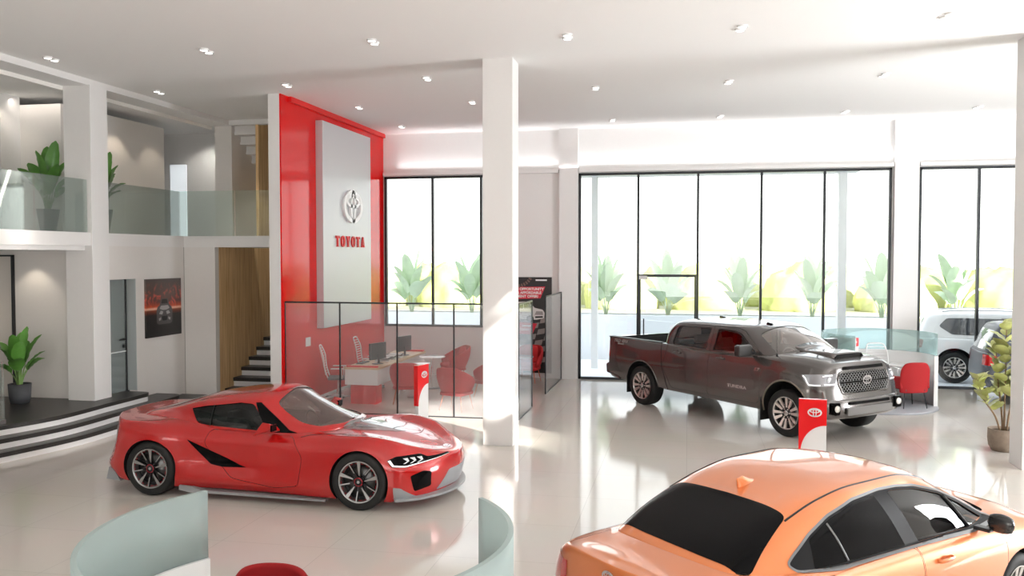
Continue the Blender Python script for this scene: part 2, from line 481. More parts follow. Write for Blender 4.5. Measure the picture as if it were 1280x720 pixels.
# glass door under the mezzanine
d2 = empty('door_2', (0, 0, 0)); struct(d2)
M_doorglass = thin_glass('smoked_door_glass', (.86, .90, .90), ior=1.5, boost=1.2, veil=.32, veilcol=(.58, .64, .64))  # grey veil puts the pane's reflection into its colour
MB().box(PX - .16, PX - .145, 14.13, 14.80, .46, 2.56).build('door_pane', M_doorglass, d2)
MB().box(PX - .18, PX - .13, 14.80, 14.83, .45, 2.57).build('door_stile', M_frame, d2)
MB().box(PX - .2, PX - .01, 14.925, 14.94, .45, 2.57).build('door_reveal', mat('grey_reveal', (.42, .46, .47), .5), d2)
hd = MB(); hd.box(PX - .135, PX - .09, 14.70, 14.74, 1.42, 1.46).box(PX - .10, PX - .085, 14.55, 14.74, 1.43, 1.45).box(PX - .135, PX - .11, 14.70, 14.75, 1.28, 1.34)
hd.build('door_handle', M_frame, d2)
MB().box(PX - .144, PX - .14, 14.13, 14.80, 1.20, 1.22).build('door_rail', mat('pale_rail', (.7, .74, .74), .4), d2)
MB().box(PX - .2, PX - .17, 14.13, 14.94, .40, .45).build('door_sill', M_frame, d2)
sbox('wall_corridor', mat('corridor_grey', (.45, .46, .46), .6), -12.5, -12.4, 14.05, 19.5, 0, SZ0)
struct(MB().box(-12.39, -12.37, 16.9, 17.45, 1.88, 2.3).box(-12.39, -12.37, 17.50, 17.9, 1.88, 2.3).build('window_4', emis('daylit_transom', (.75, .78, .35), 1.2)))  # glowing panel imitating an outside window reflected in the door glass

# dark framed glazing left of the lower potted plant
w5 = empty('window_5', (0, 0, 0)); struct(w5)
MB().box(-12.02, -11.99, 13.84, 13.90, .45, 3.02).box(-16, -11.99, 13.84, 13.90, 2.99, 3.02).build('window_frame', M_frame, w5)
MB().box(-16, -12.02, 13.875, 13.885, .45, 2.99).build('pane', mat('cream_glazing', (.66, .62, .57), .12, coat=.5), w5)

# ------------------------------------------------------------------ black stepped platform with white risers
def step_poly(x, ye, rr, xs):
    """outline of one tread: front edge at x, right end rounded at ye, curling back left near the camera"""
    P = [(-16, 8.2)]
    P += spl([(xs - 2.2, 8.9), (xs - .9, 9.7), (xs - .25, 10.6), (xs, 11.3), (x, 12.3), (x, 13.5)], 8, False)
    P += [(x, ye - rr)]
    for i in range(1, 9):
        a = PI / 2 * i / 8; P.append((x - rr + rr * math.cos(a), ye - rr + rr * math.sin(a)))
    P += [(PX - .19, ye), (PX - .19, 13.8), (-16, 13.8)]
    return P
plat = empty('stepped_platform', (-11.5, 12, 0)); tag(plat, 'curved black platform of three steps with white risers at the left', 'platform', kind='structure')
IDP = Matrix.Translation((11.5, -12, 0))
def pl(mb, name, m):
    mb_me = mb.mesh(name); mb_me.transform(IDP); return link_mesh(name, mb_me, plat, m)
for k, (x, ye, rr, xs) in enumerate(((-9.42, 16.45, .25, -9.62), (-9.64, 15.55, .25, -9.86), (-9.84, 14.80, .18, -10.12))):
    P = step_poly(x, ye, rr, xs)
    z0 = .15 * k
    Q = [(a - .012, b) if a > -15.9 else (a, b) for a, b in P]
    pl(MB().prism(Q, z0, z0 + .085), 'riser', M_glosswhite)
    pl(MB().prism(P, z0 + .085, z0 + .15), 'tread', M_treads)
# small glass balustrade at the platform's near end
gb = empty('glass_railing', (-10.2, 11.3, .45)); tag(gb, 'frameless glass railing panel on the platform at the left photo edge', 'railing')
MB().box(-.012, .012, -1.3, .25, 0, .95).build('pane', M_bal, gb)
MB().box(-.03, .03, -1.3, .25, 0, .06).build('shoe', mat('satin_steel', (.5, .5, .5), .3, metal=.9), gb)

# ------------------------------------------------------------------ lower stairs
st = empty('staircase', (-8.7, 16.9, 0)); tag(st, 'staircase with black treads and white risers rising beside the oak wall', 'stairs', kind='structure')
x0, x1 = -.84, .84
for i in range(10):
    z = .19 * (i + 1) - .11; y = .02 + .345 * i
    z = .055 + .185 * i
    MB().box(x0, x1, y, y + .345 + (3.0 - .345 if 0 else 0), max(0, z - .185), z + .085).build('riser', M_glosswhite, st)
    MB().box(x0, x1, y - .03, y + .345, z + .085, z + .16).build('tread', M_treads, st)
MB().box(x0, x1, 3.47, 4.38, 1.6, 1.75).build('landing', M_treads, st)
us = empty('upper_staircase', (-9.93, 18.7, 5.97)); tag(us, 'underside of the white stepped flight above the mezzanine', 'stairs', kind='structure')
u = MB()
for i in range(8):
    u.box(-.32, .30, .02 + .27 * i, .02 + .27 * (i + 1), -.19 * (i + 1), .1 - .19 * i)
    u.box(-.32, .30, .0 + .27 * i, .02 + .27 * i + .02, -.19 * (i + 1) + .0, -.19 * (i + 1) + .06)
u.build('flight', M_white, us)

# ------------------------------------------------------------------ upper storey walls
struct(MB().box(-16, -11.85, 15.0, 15.15, SZ1, 5.93).build('wall_upper_left', M_warmwall))
struct(MB().box(-12.0, -11.85, 15.15, 18.4, SZ1, 5.93).build('wall_upper_side', M_warmwall))
struct(MB().box(-16, -10.67, 20.3, 20.45, SZ1, CZ).build('wall_upper_back', M_white))
struct(MB().box(-10.67, PX, 18.57, BY, SZ1, CZ).build('wall_upper_stair', M_warmwall))
struct(MB().box(-12.95, -12.75, 14.5, 15.0, SZ1, CZ).build('column', M_white)).__setitem__('label', 'slim white column on the mezzanine at the left photo edge')
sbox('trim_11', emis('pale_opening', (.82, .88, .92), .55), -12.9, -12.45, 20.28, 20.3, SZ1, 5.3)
sbox('trim_12', M_frame, -13.6, -13.2, 13.9, 14.0, SZ1, 5.2)
# frameless glass balustrade along the mezzanine edge
bal = empty('balustrade', (PX, 12, SZ1)); tag(bal, 'frameless greenish glass balustrade along the mezzanine edge', 'balustrade', kind='structure')
for (a, b) in ((-14.9, -3.5), (-3.46, 1.64), (2.16, 4.5)):
    MB().box(-.05, -.038, a, b, 0, .92).build('pane', M_bal, bal)
MB().box(-.04, 1.18, 4.50, 4.512, 0, .92).box(1.21, 2.38, 4.50, 4.512, 0, .92).build('pane', M_bal, bal)

# wall wash spots on the mezzanine (warm) and under it
def spot(name, loc, target, power, ang, col=(1, .86, .70), blend=.6, rad=.03):
    l = bpy.data.lights.new(name, 'SPOT'); l.energy = power; l.spot_size = R(ang); l.spot_blend = blend; l.color = col; l.shadow_soft_size = rad
    o = bpy.data.objects.new(name, l); COL.objects.link(o); o.location = loc
    o.rotation_euler = (Vector(target) - Vector(loc)).to_track_quat('-Z', 'Y').to_euler(); return o
spot('wall_washer', (-11.4, 16.6, 5.9), (-11.85, 16.6, 3.6), 20, 85)
spot('wall_washer', (-11.2, 17.9, 5.9), (-11.85, 17.9, 3.6), 14, 85)
spot('wall_washer', (-12.6, 14.4, 5.9), (-12.8, 15.0, 3.6), 7, 90)
spot('wall_washer', (-11.5, 13.5, 3.05), (-11.6, 13.9, 1.2), 14, 90)
spot('wall_washer', (-12.9, 13.5, 3.05), (-12.9, 13.9, 1.4), 12, 90)
spot('wall_washer', (-11.3, 19.6, 5.95), (-11.8, 20.3, 4), 45, 110, (1, .96, .9))
spot('stair_fill', (-8.6, 17.6, 5.9), (-9.3, 18.4, 1.0), 120, 70, (1, .93, .84))  # added fill light to brighten the stairwell oak
spot('corridor_lamp', (-11.3, 15.6, 3.05), (-12.2, 15.8, 0), 90, 120, (.95, 1, 1))  # added fill light to lift the view through the door glass
# a light strip in the cove
l = area('cove_strip', (-10.86, 12, 6.0), (-1, 0, -.4), 12, .06, 25, (1, .93, .84))
area('cove_light_upper', (-12.5, 14.75, 6.0), (0, .5, -1), 2.5, .1, 5, (1, .9, .8))

# ------------------------------------------------------------------ ceiling downlights (pairs)
M_lamp = emis('lamp_disc', (1, .98, .94), 2.2)
def downlight_proto():
    root = empty('ceiling_downlight')
    for s_ in (-1, 1):
        MB().cyl((s_ * .105, 0, -.030), .085, .030, 28).build('housing', M_glosswhite, root)
        MB().cyl((s_ * .105, 0, -.033), .062, .004, 24).build('diffuser', M_lamp, root)
    return root
rows = [('nearest row', [(-9.75, 12.15), (-7.1, 12.15), (-4.45, 12.1), (-1.68, 12.35), (.68, 12.35), (3.24, 12.25)]),
        ('second row', [(-9.75, 15.0), (-7.1, 14.85), (-4.45, 14.75), (-1.68, 16.2), (.68, 16.1), (3.24, 16.0)]),
        ('third row', [(-6.7, 17.35), (-4.25, 17.2)]),
        ('row along the window wall', [(-6.7, 20.1), (-1.7, 20.1), (.67, 20.0), (3.26, 19.9), (5.84, 19.8)])]
ordn = ['leftmost', 'second from left', 'third from left', 'fourth from left', 'fifth from left', 'sixth from left', 'seventh from left']
first = None
for rn, L in rows:
    for i, (x, y) in enumerate(L):
        if first is None: o = first = downlight_proto()
        else: o = copy_tree(first)
        o.location = (x, y, CZ); o.scale = (.85, .85, .85); o.rotation_euler = (0, 0, R(97) )
        where = ordn[i] if len(L) > 2 else ('left one' if i == 0 else 'right one')
        tag(o, 'twin round white ceiling downlight, %s in the %s' % (where, rn), 'ceiling light', 'twin downlights on the hall ceiling')
        
# ------------------------------------------------------------------ OUTSIDE
M_ground = mat('pale_ground', (.36, .35, .24), .9, noise=.08, nscale=1)
M_asph = mat('grey_paving', (.5, .53, .57), .7, noise=.08)
sbox('ground', M_ground, -90, 90, 28.6, 120, -.5, -.4)
sbox('driveway', M_asph, -40, 40, BY + .3, 28.6, -.5, -.35)
sbox('terrace', mat('pale_terrace', (.76, .79, .84), .7), -14, 14, BY + .22, 25.6, -.35, -.02)
# white planter wall
pn = empty('planter_wall', (0, 26.5, -.35)); tag(pn, 'long low white planter wall outside the windows', 'planter')
MB().box(-16, 16, -.25, -.13, 0, 1.60).box(-16, 16, .55, .67, 0, 1.6).box(-16, -15.9, -.13, .55, 0, 1.6).box(15.9, 16, -.13, .55, 0, 1.6).build('wall', mat('planter_white', (.93, .94, .96), .6), pn)
MB().box(-15.9, 15.9, -.13, .55, .2, 1.52).build('soil', M_soil, pn)
# canopy over the entrance with posts
cn = empty('canopy', (0, 23.4, 0)); tag(cn, 'flat white canopy on two slim posts outside the tall windows', 'canopy', kind='structure')
MB().box(-3.2, 4.2, -1.82, .55, 5.12, 5.32).build('canopy_roof', mat('canopy_grey', (.55, .57, .60), .6), cn)
MB().box(-2.55, -2.38, .2, .37, -.35, 5.12).build('post', M_white, cn)
MB().box(3.75, 3.95, .2, .4, -.35, 5.12).build('post', M_white, cn)
# ================================================================== PLANTS
def curve_pts(base, az, tilt0, tilt1, L, n=12):
    """points along a stem that leans from tilt0 to tilt1 (radians from vertical)"""
    p = Vector(base); out = [p.copy()]; dirs = []
    for i in range(n):
        t = (i + .5) / n; ti = tilt0 + (tilt1 - tilt0) * t ** 1.3
        d = Vector((math.cos(az) * math.sin(ti), math.sin(az) * math.sin(ti), math.cos(ti)))
        p = p + d * (L / n); out.append(p.copy())
    return out
def blade(mb, pts, Wd, fold=.35, k0=0, tipp=.55, roll=0., arch=.0):
    n = len(pts) - 1; rows = []
    for i, p in enumerate(pts):
        t = i / n
        w = Wd * (math.sin(PI * min(1, t * .93 + .035)) ** tipp) * (1 - .25 * t) if 0 < i < n else Wd * .04
        T = (pts[min(i + 1, n)] - pts[max(i - 1, 0)]).normalized()
        side = T.cross(Vector((0, 0, 1)))
        if side.length < .05: side = Vector((1, 0, 0))
        side.normalize(); side = (Matrix.Rotation(roll, 3, T) @ side); up = side.cross(T).normalized()
        row = []
        for s_ in (-1, -.5, 0, .5, 1):
            h = abs(s_) * w * fold - (abs(s_) ** 2) * w * arch
            row.append(p + side * (s_ * w) + up * (h + .006 * math.sin(i * 2.1 + s_ * 3) * abs(s_)))
        rows.append(row)
    mb.grid(rows)
def banana(seed, H, spread, nleaf, Wd=.11):
    rnd = random.Random(seed); lf = MB(); sm = MB()
    for i in range(nleaf):
        az = 2 * PI * i * .382 + rnd.uniform(-.3, .3)
        f = i / max(1, nleaf - 1)           # 0 tall & upright ... 1 low & spreading
        tall = H * (1.0 - .50 * f) * rnd.uniform(.92, 1.05)
        t0 = .04 + .15 * f; t1 = (.30 + .95 * f) * spread + rnd.uniform(-.1, .1)
        Ls = tall * (.42 + .06 * f)
        base = (math.cos(az) * .03, math.sin(az) * .03, 0)
        s_ = curve_pts(base, az, t0, t0 + (t1 - t0) * .35, Ls, 8)
        sm.tube(s_, [.016 - .009 * j / 8 for j in range(9)], 6)
        b = curve_pts(s_[-1], az, t0 + (t1 - t0) * .35, t1, tall * .62, 14)
        blade(lf, b, Wd * H * rnd.uniform(.85, 1.1), .30, roll=rnd.uniform(-.5, .5))
    return lf, sm
def potted(name, loc, H, spread, nleaf, seed, pot_r, pot_h, potm, label, cat='plant', taper=.8, Wd=.11, group=None):
    root = empty(name, loc, 0, label, cat, group)
    MB().lathe([(0, 0), (pot_r * taper, 0), (pot_r * (taper + .12), pot_h * .3), (pot_r, pot_h), (pot_r * .9, pot_h), (pot_r * .86, pot_h * .9)], n=36).build('pot', potm, root)
    MB().lathe([(0, pot_h * .9), (pot_r * .88, pot_h * .9)], n=30).build('soil', M_soil, root)
    lf, sm = banana(seed, H - pot_h, spread, nleaf, Wd)
    o = lf.build('foliage', M_leaf, root); o.location = (0, 0, pot_h * .9)
    o = sm.build('stems', M_stem, root); o.location = (0, 0, pot_h * .9)
    return root
potted('potted_plant', (-11.35, 13.22, .45), 1.36, 1.2, 13, 3, .185, .34, M_pot, 'broad-leaved green plant in a round charcoal pot on the black platform', Wd=.128)
potted('potted_plant', (-11.72, 14.45, SZ1), 1.68, 1.2, 12, 8, .20, .46, M_pot, 'tall green plant in a tapered grey pot, mezzanine, left of the column', taper=.62, Wd=.118)
potted('potted_plant', (-10.82, 14.75, SZ1), 1.55, 1.2, 12, 21, .20, .46, M_pot, 'tall green plant on the mezzanine half hidden by the right side of the column', taper=.62, Wd=.118)

# rubber plant at the right pillar
rp = empty('potted_rubber_plant', (4.80, 14.72, 0), 0, 'leafy yellow-green rubber plant in a round stone pot behind the right pillar', 'plant')
MB().lathe([(0, 0), (.17, 0), (.215, .08), (.23, .2), (.225, .34), (.20, .34), (.195, .30)], n=40).build('pot', M_potb, rp)
MB().lathe([(0, .30), (.2, .30)], n=30).build('soil', M_soil, rp)
rnd = random.Random(5); tr = MB(); lf = MB()
for k, (ax, ay, hh) in enumerate(((-.42, -.12, .80), (.02, .04, 1.62), (-.10, .10, 1.25), (.22, -.06, 1.3))):
    P = [Vector((ax * .15, ay * .15, .30)), Vector((ax * .35, ay * .4, .30 + hh * .3)), Vector((ax * .8, ay * .8, .30 + hh * .65)), Vector((ax, ay, .30 + hh))]
    P = [Vector(p) for p in spl([tuple(p) for p in P], 6, False)]
    tr.tube(P, [.017 - .011 * i / len(P) for i in range(len(P))], 6)
    for i in range(8, len(P)):
        for q in range(2 if i % 2 else 1):
            az = i * 2.4 + q * PI + k + rnd.uniform(-.4, .4); L_ = rnd.uniform(.19, .29)
            b = curve_pts(P[i], az, rnd.uniform(.5, .9), rnd.uniform(.9, 1.5), L_, 8)
            blade(lf, b, L_ * .40, .16, tipp=.75, roll=rnd.uniform(-.5, .5))
tr.build('branches', M_bark, rp); lf.build('foliage', M_rubleaf, rp)

# outside: plants in the white planter
plant_x = (-8.58, -6.62, -2.44, -.58, 1.51, 3.54, 5.44, 7.41)
where = ['far left, outside the small window', 'outside the small window near the middle pillar', 'in the first bay of the tall window',
         'behind the glass door', 'left of the pickup cab in the third bay', 'in the fourth bay of the tall window', 'in the last bay beside the white pier', 'above the parked white car']
for i, x in enumerate(plant_x):
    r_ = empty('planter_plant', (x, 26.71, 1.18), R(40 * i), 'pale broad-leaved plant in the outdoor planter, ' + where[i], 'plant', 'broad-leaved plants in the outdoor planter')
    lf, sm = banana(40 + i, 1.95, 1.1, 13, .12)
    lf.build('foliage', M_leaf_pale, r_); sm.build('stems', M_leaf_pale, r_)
# hedge bushes far behind
M_hedge = mat('hedge_sunlit', (.36, .39, .13), .9, noise=.5, nscale=1.2)
M_hedge2 = mat('hedge_pale', (.42, .43, .20), .9, noise=.4, nscale=1.2)
rnd = random.Random(11)
bushes = [(-38 + 5.6 * i, 57.5) for i in range(19)] + [(-35.2 + 5.6 * i, 62.5) for i in range(18)] 
for i, (x, yb) in enumerate(bushes):
    bm = bmesh.new(); bmesh.ops.create_icosphere(bm, subdivisions=4, radius=1)
    sx, sy, sz = rnd.uniform(2.3, 2.5), 1.7, rnd.uniform(2.2, 2.8)
    ph = [rnd.uniform(0, 6) for _ in range(6)]
    for v in bm.verts:
        c = v.co
        d = 1 + .08 * math.sin(5 * c.x + ph[0]) * math.sin(5 * c.z + ph[1]) + .05 * math.sin(11 * c.y + ph[2]) * math.sin(12 * c.x + ph[3]) + rnd.uniform(-.03, .03)
        v.co = Vector((c.x * sx * d, c.y * sy * d, max(-.1, c.z) * sz * d))
    me = bpy.data.meshes.new('bush'); bm.to_mesh(me); bm.free()
    me.polygons.foreach_set('use_smooth', [True] * len(me.polygons))
    o = link_mesh('bush', me, None, M_hedge if i % 3 else M_hedge2); o.location = (x, yb, -.2)
    tag(o, 'round yellow-green bush in the hedge line beyond the lawn', 'bush', 'bushes of the distant hedge')

# ================================================================== OFFICE BEHIND GLASS
GY, GX = 15.72, -3.02
gp = empty('glass_partition', (RX, GY, 0), 0, 'waist-high clear glass office partition with thin black frames, L-shaped', 'partition')
gp['label'] = 'L-shaped clear glass partition with thin black frames around the sales office'
xs = [0, 1.12, 2.26, 3.36, GX - RX]
for i in range(4):
    MB().box(xs[i] + .01, xs[i + 1] - .01, -.006, .006, .02, 2.11).build('pane', M_part, gp)
f = MB(); f.box(0, xs[-1], -.014, .014, 2.10, 2.13).box(0, xs[-1], -.012, .012, 0, .02)
for x in xs: f.box(x - .012, x + .012, -.014, .014, 0, 2.13)
f.build('frame', M_frame, gp)
MB().box(xs[-1] - .006, xs[-1] + .006, .02, 1.38, .02, 2.11).build('pane', M_part, gp)
f = MB(); f.box(xs[-1] - .014, xs[-1] + .014, 0, 1.40, 2.10, 2.13).box(xs[-1] - .012, xs[-1] + .012, 0, 1.40, 0, .02).box(xs[-1] - .014, xs[-1] + .014, 1.37, 1.40, 0, 2.13)
f.build('frame', M_frame, gp)
gq = empty('glass_partition', (GX, 18.8, 0), 0, 'narrow clear glass screen with a black frame standing against the window wall', 'partition')
MB().box(-.006, .006, .02, 2.4, .02, 2.11).build('pane', M_part, gq)
MB().box(-.014, .014, 0, 2.42, 2.10, 2.13).box(-.012, .012, 0, 2.42, 0, .02).box(-.014, .014, 0, .03, 0, 2.13).box(-.014, .014, 2.39, 2.42, 0, 2.13).build('frame', M_frame, gq)

# desk
D_ = empty('office_desk', (-6.43, 16.7, 0), 0, 'long white office desk with a pale wood top and red plinths', 'desk')
MB().box(-.38, .36, 0, 3.25, .715, .755).build('desktop', M_deskwood, D_)
MB().box(-.36, .34, .015, 1.55, .40, .713).box(-.36, .34, 1.9, 3.2, .45, .713).box(.30, .34, 1.55, 1.9, .40, .713).build('cabinet', M_glosswhite, D_)
MB().box(-.28, .26, .12, .46, 0, .40).build('plinth', M_redmatte, D_)
MB().box(-.28, .26, 2.75, 3.1, 0, .45).build('plinth', M_redmatte, D_)
MB().box(-.33, -.28, 1.5, 1.55, 0, .7).box(.24, .29, 1.5, 1.55, 0, .4).box(.24, .29, 1.9, 1.95, 0, .45).build('leg', M_glosswhite, D_)
MB().box(-.33, .33, .02, .08, .755, .79).build('edge_strip', M_redmatte, D_)
MB().box(-.2, .33, 3.1, 3.22, .755, .79).build('edge_strip', M_redmatte, D_)
def monitor(loc, rz, label):
    r_ = empty('computer_monitor', loc, rz, label, 'monitor', 'computer monitors on the long desk')
    MB().prism(rrect(-.26, .26, .10, .44, .012), -.02, .02, 'y').build('housing', M_black, r_)
    MB().box(-.245, .245, .0201, .022, .115, .425).build('screen', mat('screen_dark', (.05, .06, .07), .15), r_)
    MB().box(-.025, .025, -.035, -.015, .01, .2).prism(rrect(-.11, .11, -.08, .08, .03), 0, .012, 'z').build('stand', M_black, r_)
    return r_
monitor((-6.32, 17.35, .756), R(72), 'black monitor at the near end of the long desk')
monitor((-6.28, 18.95, .756), R(72), 'black monitor at the far end of the long desk')
k = 0
for (x, y, lb) in ((-6.68, 17.45, 'black keyboard beside the near monitor'), (-6.66, 19.0, 'black keyboard beside the far monitor')):
    kb = MB().box(-.07, .07, -.21, .21, 0, .015)
    for i in range(4):
        for j in range(12): kb.box(-.058 + i * .03, -.034 + i * .03, -.2 + j * .0335, -.172 + j * .0335, .015, .021)
    o = kb.build('keyboard', M_black); o.location = (x, y, .756); tag(o, lb, 'keyboard', 'keyboards on the long desk')
def tray(loc, label):
    r_ = empty('paper_tray', loc, R(5), label, 'tray', 'letter trays on the long desk')
    for i in range(2): MB().box(-.15, .15, -.12, .12, .055 * i, .055 * i + .006).box(-.15, -.145, -.12, .12, .055 * i, .03 + .055 * i).box(.145, .15, -.12, .12, .055 * i, .03 + .055 * i).build('shelf', M_black if i % 2 else M_glosswhite, r_)
    MB().box(-.14, .14, -.11, .11, .0065, .02).box(-.14, .14, -.11, .11, .0615, .08).build('papers', mat('paper', (.85, .85, .84), .8), r_)
tray((-6.38, 17.85, .756), 'two-tier letter tray on the desk next to the near monitor')
tray((-6.36, 18.2, .756), 'two-tier letter tray in the middle of the long desk')
tray((-6.34, 18.55, .756), 'two-tier letter tray on the desk next to the far monitor')

# mesh office chairs
M_cw = mat('white_nylon', (.85, .85, .85), .35)
def office_chair(loc, rz, label, group=None):
    r_ = empty('office_chair', loc, rz, label, 'chair', group)      # faces +x
    fr = MB()
    L_ = [(-.20, .0, .50), (-.25, 0, .70), (-.30, 0, .95), (-.36, 0, 1.12)]
    for s_ in (-1, 1):
        fr.tube(spl([(-.19, s_ * .20, .50), (-.25, s_ * .22, .7), (-.28, s_ * .22, .95), (-.35, s_ * .17, 1.13)], 6, False), .014, 8)
    fr.tube(spl([(-.35, -.17, 1.13), (-.36, -.1, 1.155), (-.36, .1, 1.155), (-.35, .17, 1.13)], 5, False), .014, 8)
    fr.build('back_frame', M_cw, r_)
    sl = MB()
    for i in range(11):
        z = .56 + i * .052; x = -.215 - .13 * ((z - .5) / .62) ** 1.2
        sl.tube(spl([(x, -.21, z), (x - .035, 0, z), (x, .21, z)], 6, False), .008, 6)
    sl.build('back_slats', M_cw, r_)
    MB().prism(rpoly([(-.2, -.22), (.24, -.23), (.24, .23), (-.2, .22)], .08), .45, .50).build('seat', mat('grey_seat', (.12, .12, .13), .8), r_, bevel=.015)
    MB().tube([(.1, -.27, .48), (.1, -.27, .68), (.1, -.27, .68)], .012).box(-.12, .16, -.295, -.245, .68, .70).build('armrest', M_cw, r_)
    MB().tube([(.1, .27, .48), (.1, .27, .68)], .012).box(-.12, .16, .245, .295, .68, .70).build('armrest', M_cw, r_)
    MB().cyl((0, 0, .10), .025, .35, 12).build('gas_column', M_chrome, r_)
    b = MB()
    for i in range(5):
        a = 2 * PI * i / 5; c, s_ = math.cos(a), math.sin(a)
        b.tube([(0, 0, .11), (c * .30, s_ * .30, .075)], [.024, .016], 6)
    b.build('base', M_cw, r_)
    for i in range(5):
        a = 2 * PI * i / 5; c, s_ = math.cos(a), math.sin(a)
        MB().lathe([(0, -.022), (.032, -.022), (.032, .022), (0, .022)], (c * .30, s_ * .30, .032), 14, 'x').build('castor', M_black, r_)
    return r_
oc = office_chair((-7.12, 17.15, 0), R(18), 'white slatted swivel chair behind the near end of the long desk', 'swivel chairs behind the long desk')
c2 = copy_tree(oc); c2.location = (-7.08, 18.95, 0); c2.rotation_euler[2] = R(8); c2['label'] = 'white slatted swivel chair behind the far end of the long desk'

# red tub armchairs
M_fab = mat('red_fabric', (.50, .018, .022), .8, noise=.1, nscale=60, bump=.15, bscale=400)
M_fabl = mat('red_cushion', (.58, .025, .028), .8, noise=.1, nscale=60, bump=.15, bscale=400)
M_copper = mat('copper_leg', (.62, .16, .08), .3, metal=.6)
def tub_chair(loc, rz, label, group=None):
    """tub armchair facing +x: shell wraps the back and the arms, cushion, four splayed thin legs"""
    r_ = empty('tub_armchair', loc, rz, label, 'armchair', group)
    rows = []; N = 28
    for i in range(N + 1):
        th = R(-128 + 256 * i / N); a = abs(th) / R(128)
        top = .86 - .30 * max(0, (a - .25) / .75) ** 1.25; bot = .36
        row = []
        for j in range(11):
            t = j / 10; z = bot + (top - bot) * t
            rr = .27 + .075 * math.sin(min(1, t * 1.25) * PI / 2) + .0 * t - .03 * t ** 3 * (1 - a)
            cx, cy = -math.cos(th), math.sin(th)
            sq = 1 / max(abs(cx), abs(cy)) ** .22
            lean = -.09 * t * max(0, math.cos(th * .8)) 
            row.append((cx * rr * sq + lean, cy * rr * 1.03 * sq, z))
        rows.append(row)
    m = MB().grid(rows, flip=True); o = m.build('shell', M_fab, r_, solid=.045, off=-1, sub=1)
    MB().prism(rpoly([(-.25, -.27), (.27, -.28), (.27, .28), (-.25, .27)], .14, 6), .30, .37).build('seat_base', M_fab, r_, bevel=.02)
    MB().prism(rpoly([(-.22, -.24), (.29, -.25), (.29, .25), (-.22, .24)], .12, 6), .372, .46).build('cushion', M_fabl, r_, bevel=.03)
    bc = []
    for i in range(9):
        t = i / 8; z = .45 + .38 * t; x = -.205 - .09 * t; w = .19 - .03 * t ** 2
        bc.append([(x + .035 * math.sin(PI * t) ** .5 * (1 - (s_ / 3) ** 2) + .02, w * s_ / 3, z) for s_ in range(-3, 4)])
    MB().grid(bc).build('back_cushion', M_fabl, r_, solid=.05, off=-1, sub=1)
    for sx in (-1, 1):
        for sy in (-1, 1):
            MB().tube([(sx * .17, sy * .19, .32), (sx * .23, sy * .25, 0)], [.012, .007], 8).build('leg', M_copper, r_)
    return r_
GR = 'red tub armchairs in the glass office'
tc0 = tub_chair((-5.62, 17.15, 0), R(100), 'red tub armchair seen from behind, closest to the desk front', GR)
def more_tub(loc, rz, label, g=GR):
    c = copy_tree(tc0); c.location = loc; c.rotation_euler[2] = R(rz); c['label'] = label; c['group'] = g
more_tub((-4.42, 16.55, 0), 75, 'red tub armchair with its back to the glass, nearest the middle pillar')
more_tub((-5.45, 20.2, 0), 215, 'red tub armchair facing the glass beside the far round table')
more_tub((-4.12, 18.2, 0), 150, 'red tub armchair almost hidden behind the left edge of the middle pillar')
more_tub((-3.72, 20.55, 0), 262, 'red tub armchair standing in front of the black truck banner')

def round_table(loc, label):
    r_ = empty('round_table', loc, 0, label, 'table', 'small round pedestal tables')
    MB().lathe([(0, .705), (.295, .705), (.305, .712), (.305, .722), (.295, .73), (0, .73)], n=40).build('tabletop', M_glosswhite, r_)
    MB().cyl((0, 0, .012), .018, .69, 14).build('column', M_chrome, r_)
    MB().lathe([(0, 0), (.19, 0), (.19, .008), (.03, .016), (0, .016)], n=32).build('base', mat('steel_base', (.25, .25, .25), .35, metal=.8), r_)
    return r_
t1 = round_table((-5.68, 19.15, 0), 'white round pedestal table between desk and far armchair')
c = copy_tree(t1); c.location = (-5.35, 17.85, 0)
c.location = (-5.66, 17.9, 0)
c['label'] = 'white round pedestal table hidden behind the near tub armchair'
c = copy_tree(t1); c.location = (-3.72, 19.55, 0); c['label'] = 'white round table just right of the middle pillar'

# small framed switch plate reflection is left out; wall switch on the red wall
o = MB().box(0, .012, -.11, .11, -.09, .09).box(.012, .016, -.095, .095, .01, .075).build('wall_switch', M_glosswhite); o.location = (RX, 16.75, 1.25)
tag(o, 'small white switch plate on the red wall above the desk', 'switch plate')

# ================================================================== WALL SIGN BOARD + EMBLEM
bd = MB().box(0, .16, 0, 2.80, 0, 4.32).build('sign_board', M_board, bevel=.008); bd.location = (RX, 17.2, 1.49)
tag(bd, 'tall pale metal board carrying the emblem on the red wall', 'sign board')
BX = RX + .16
MR = frame((BX + .0, 18.78, 4.11), (0, 1, 0), (0, 0, 1))
em = emblem_mb(MB(), 1.12, MR, .05, .09).build('wall_emblem', mat('emblem_silver', (.95, .95, .95), .35), fix=True)
tag(em, 'large silver oval emblem mounted on the pale board', 'emblem')
# slab serif letters
def glyph(ch):
    P = []
    B = lambda x0, x1, y0, y1: P.append([(x0, y0), (x1, y0), (x1, y1), (x0, y1)])
    if ch == 'T': B(.02, .60, .89, 1); B(.02, .07, .76, .9); B(.55, .60, .76, .9); B(.22, .40, .0, .9); B(.15, .47, 0, .06)
    if ch == 'Y':
        P.append([(.05, .95), (.24, .95), (.40, .48), (.40, .0), (.22, .0), (.22, .44)]); P.append([(.57, .95), (.48, .95), (.31, .5), (.40, .42)])
        B(0, .27, .94, 1); B(.44, .62, .94, 1); B(.15, .47, 0, .06)
    if ch == 'A':
        P.append([(.26, 1), (.38, 1), (.58, .05), (.38, .05)]); P.append([(.26, 1), (.34, .9), (.13, .05), (.05, .05)])
        B(.14, .46, .28, .36); B(0, .20, 0, .06); B(.34, .64, 0, .06)
    return P
x = 0; SY, SZ_ = .345, .24
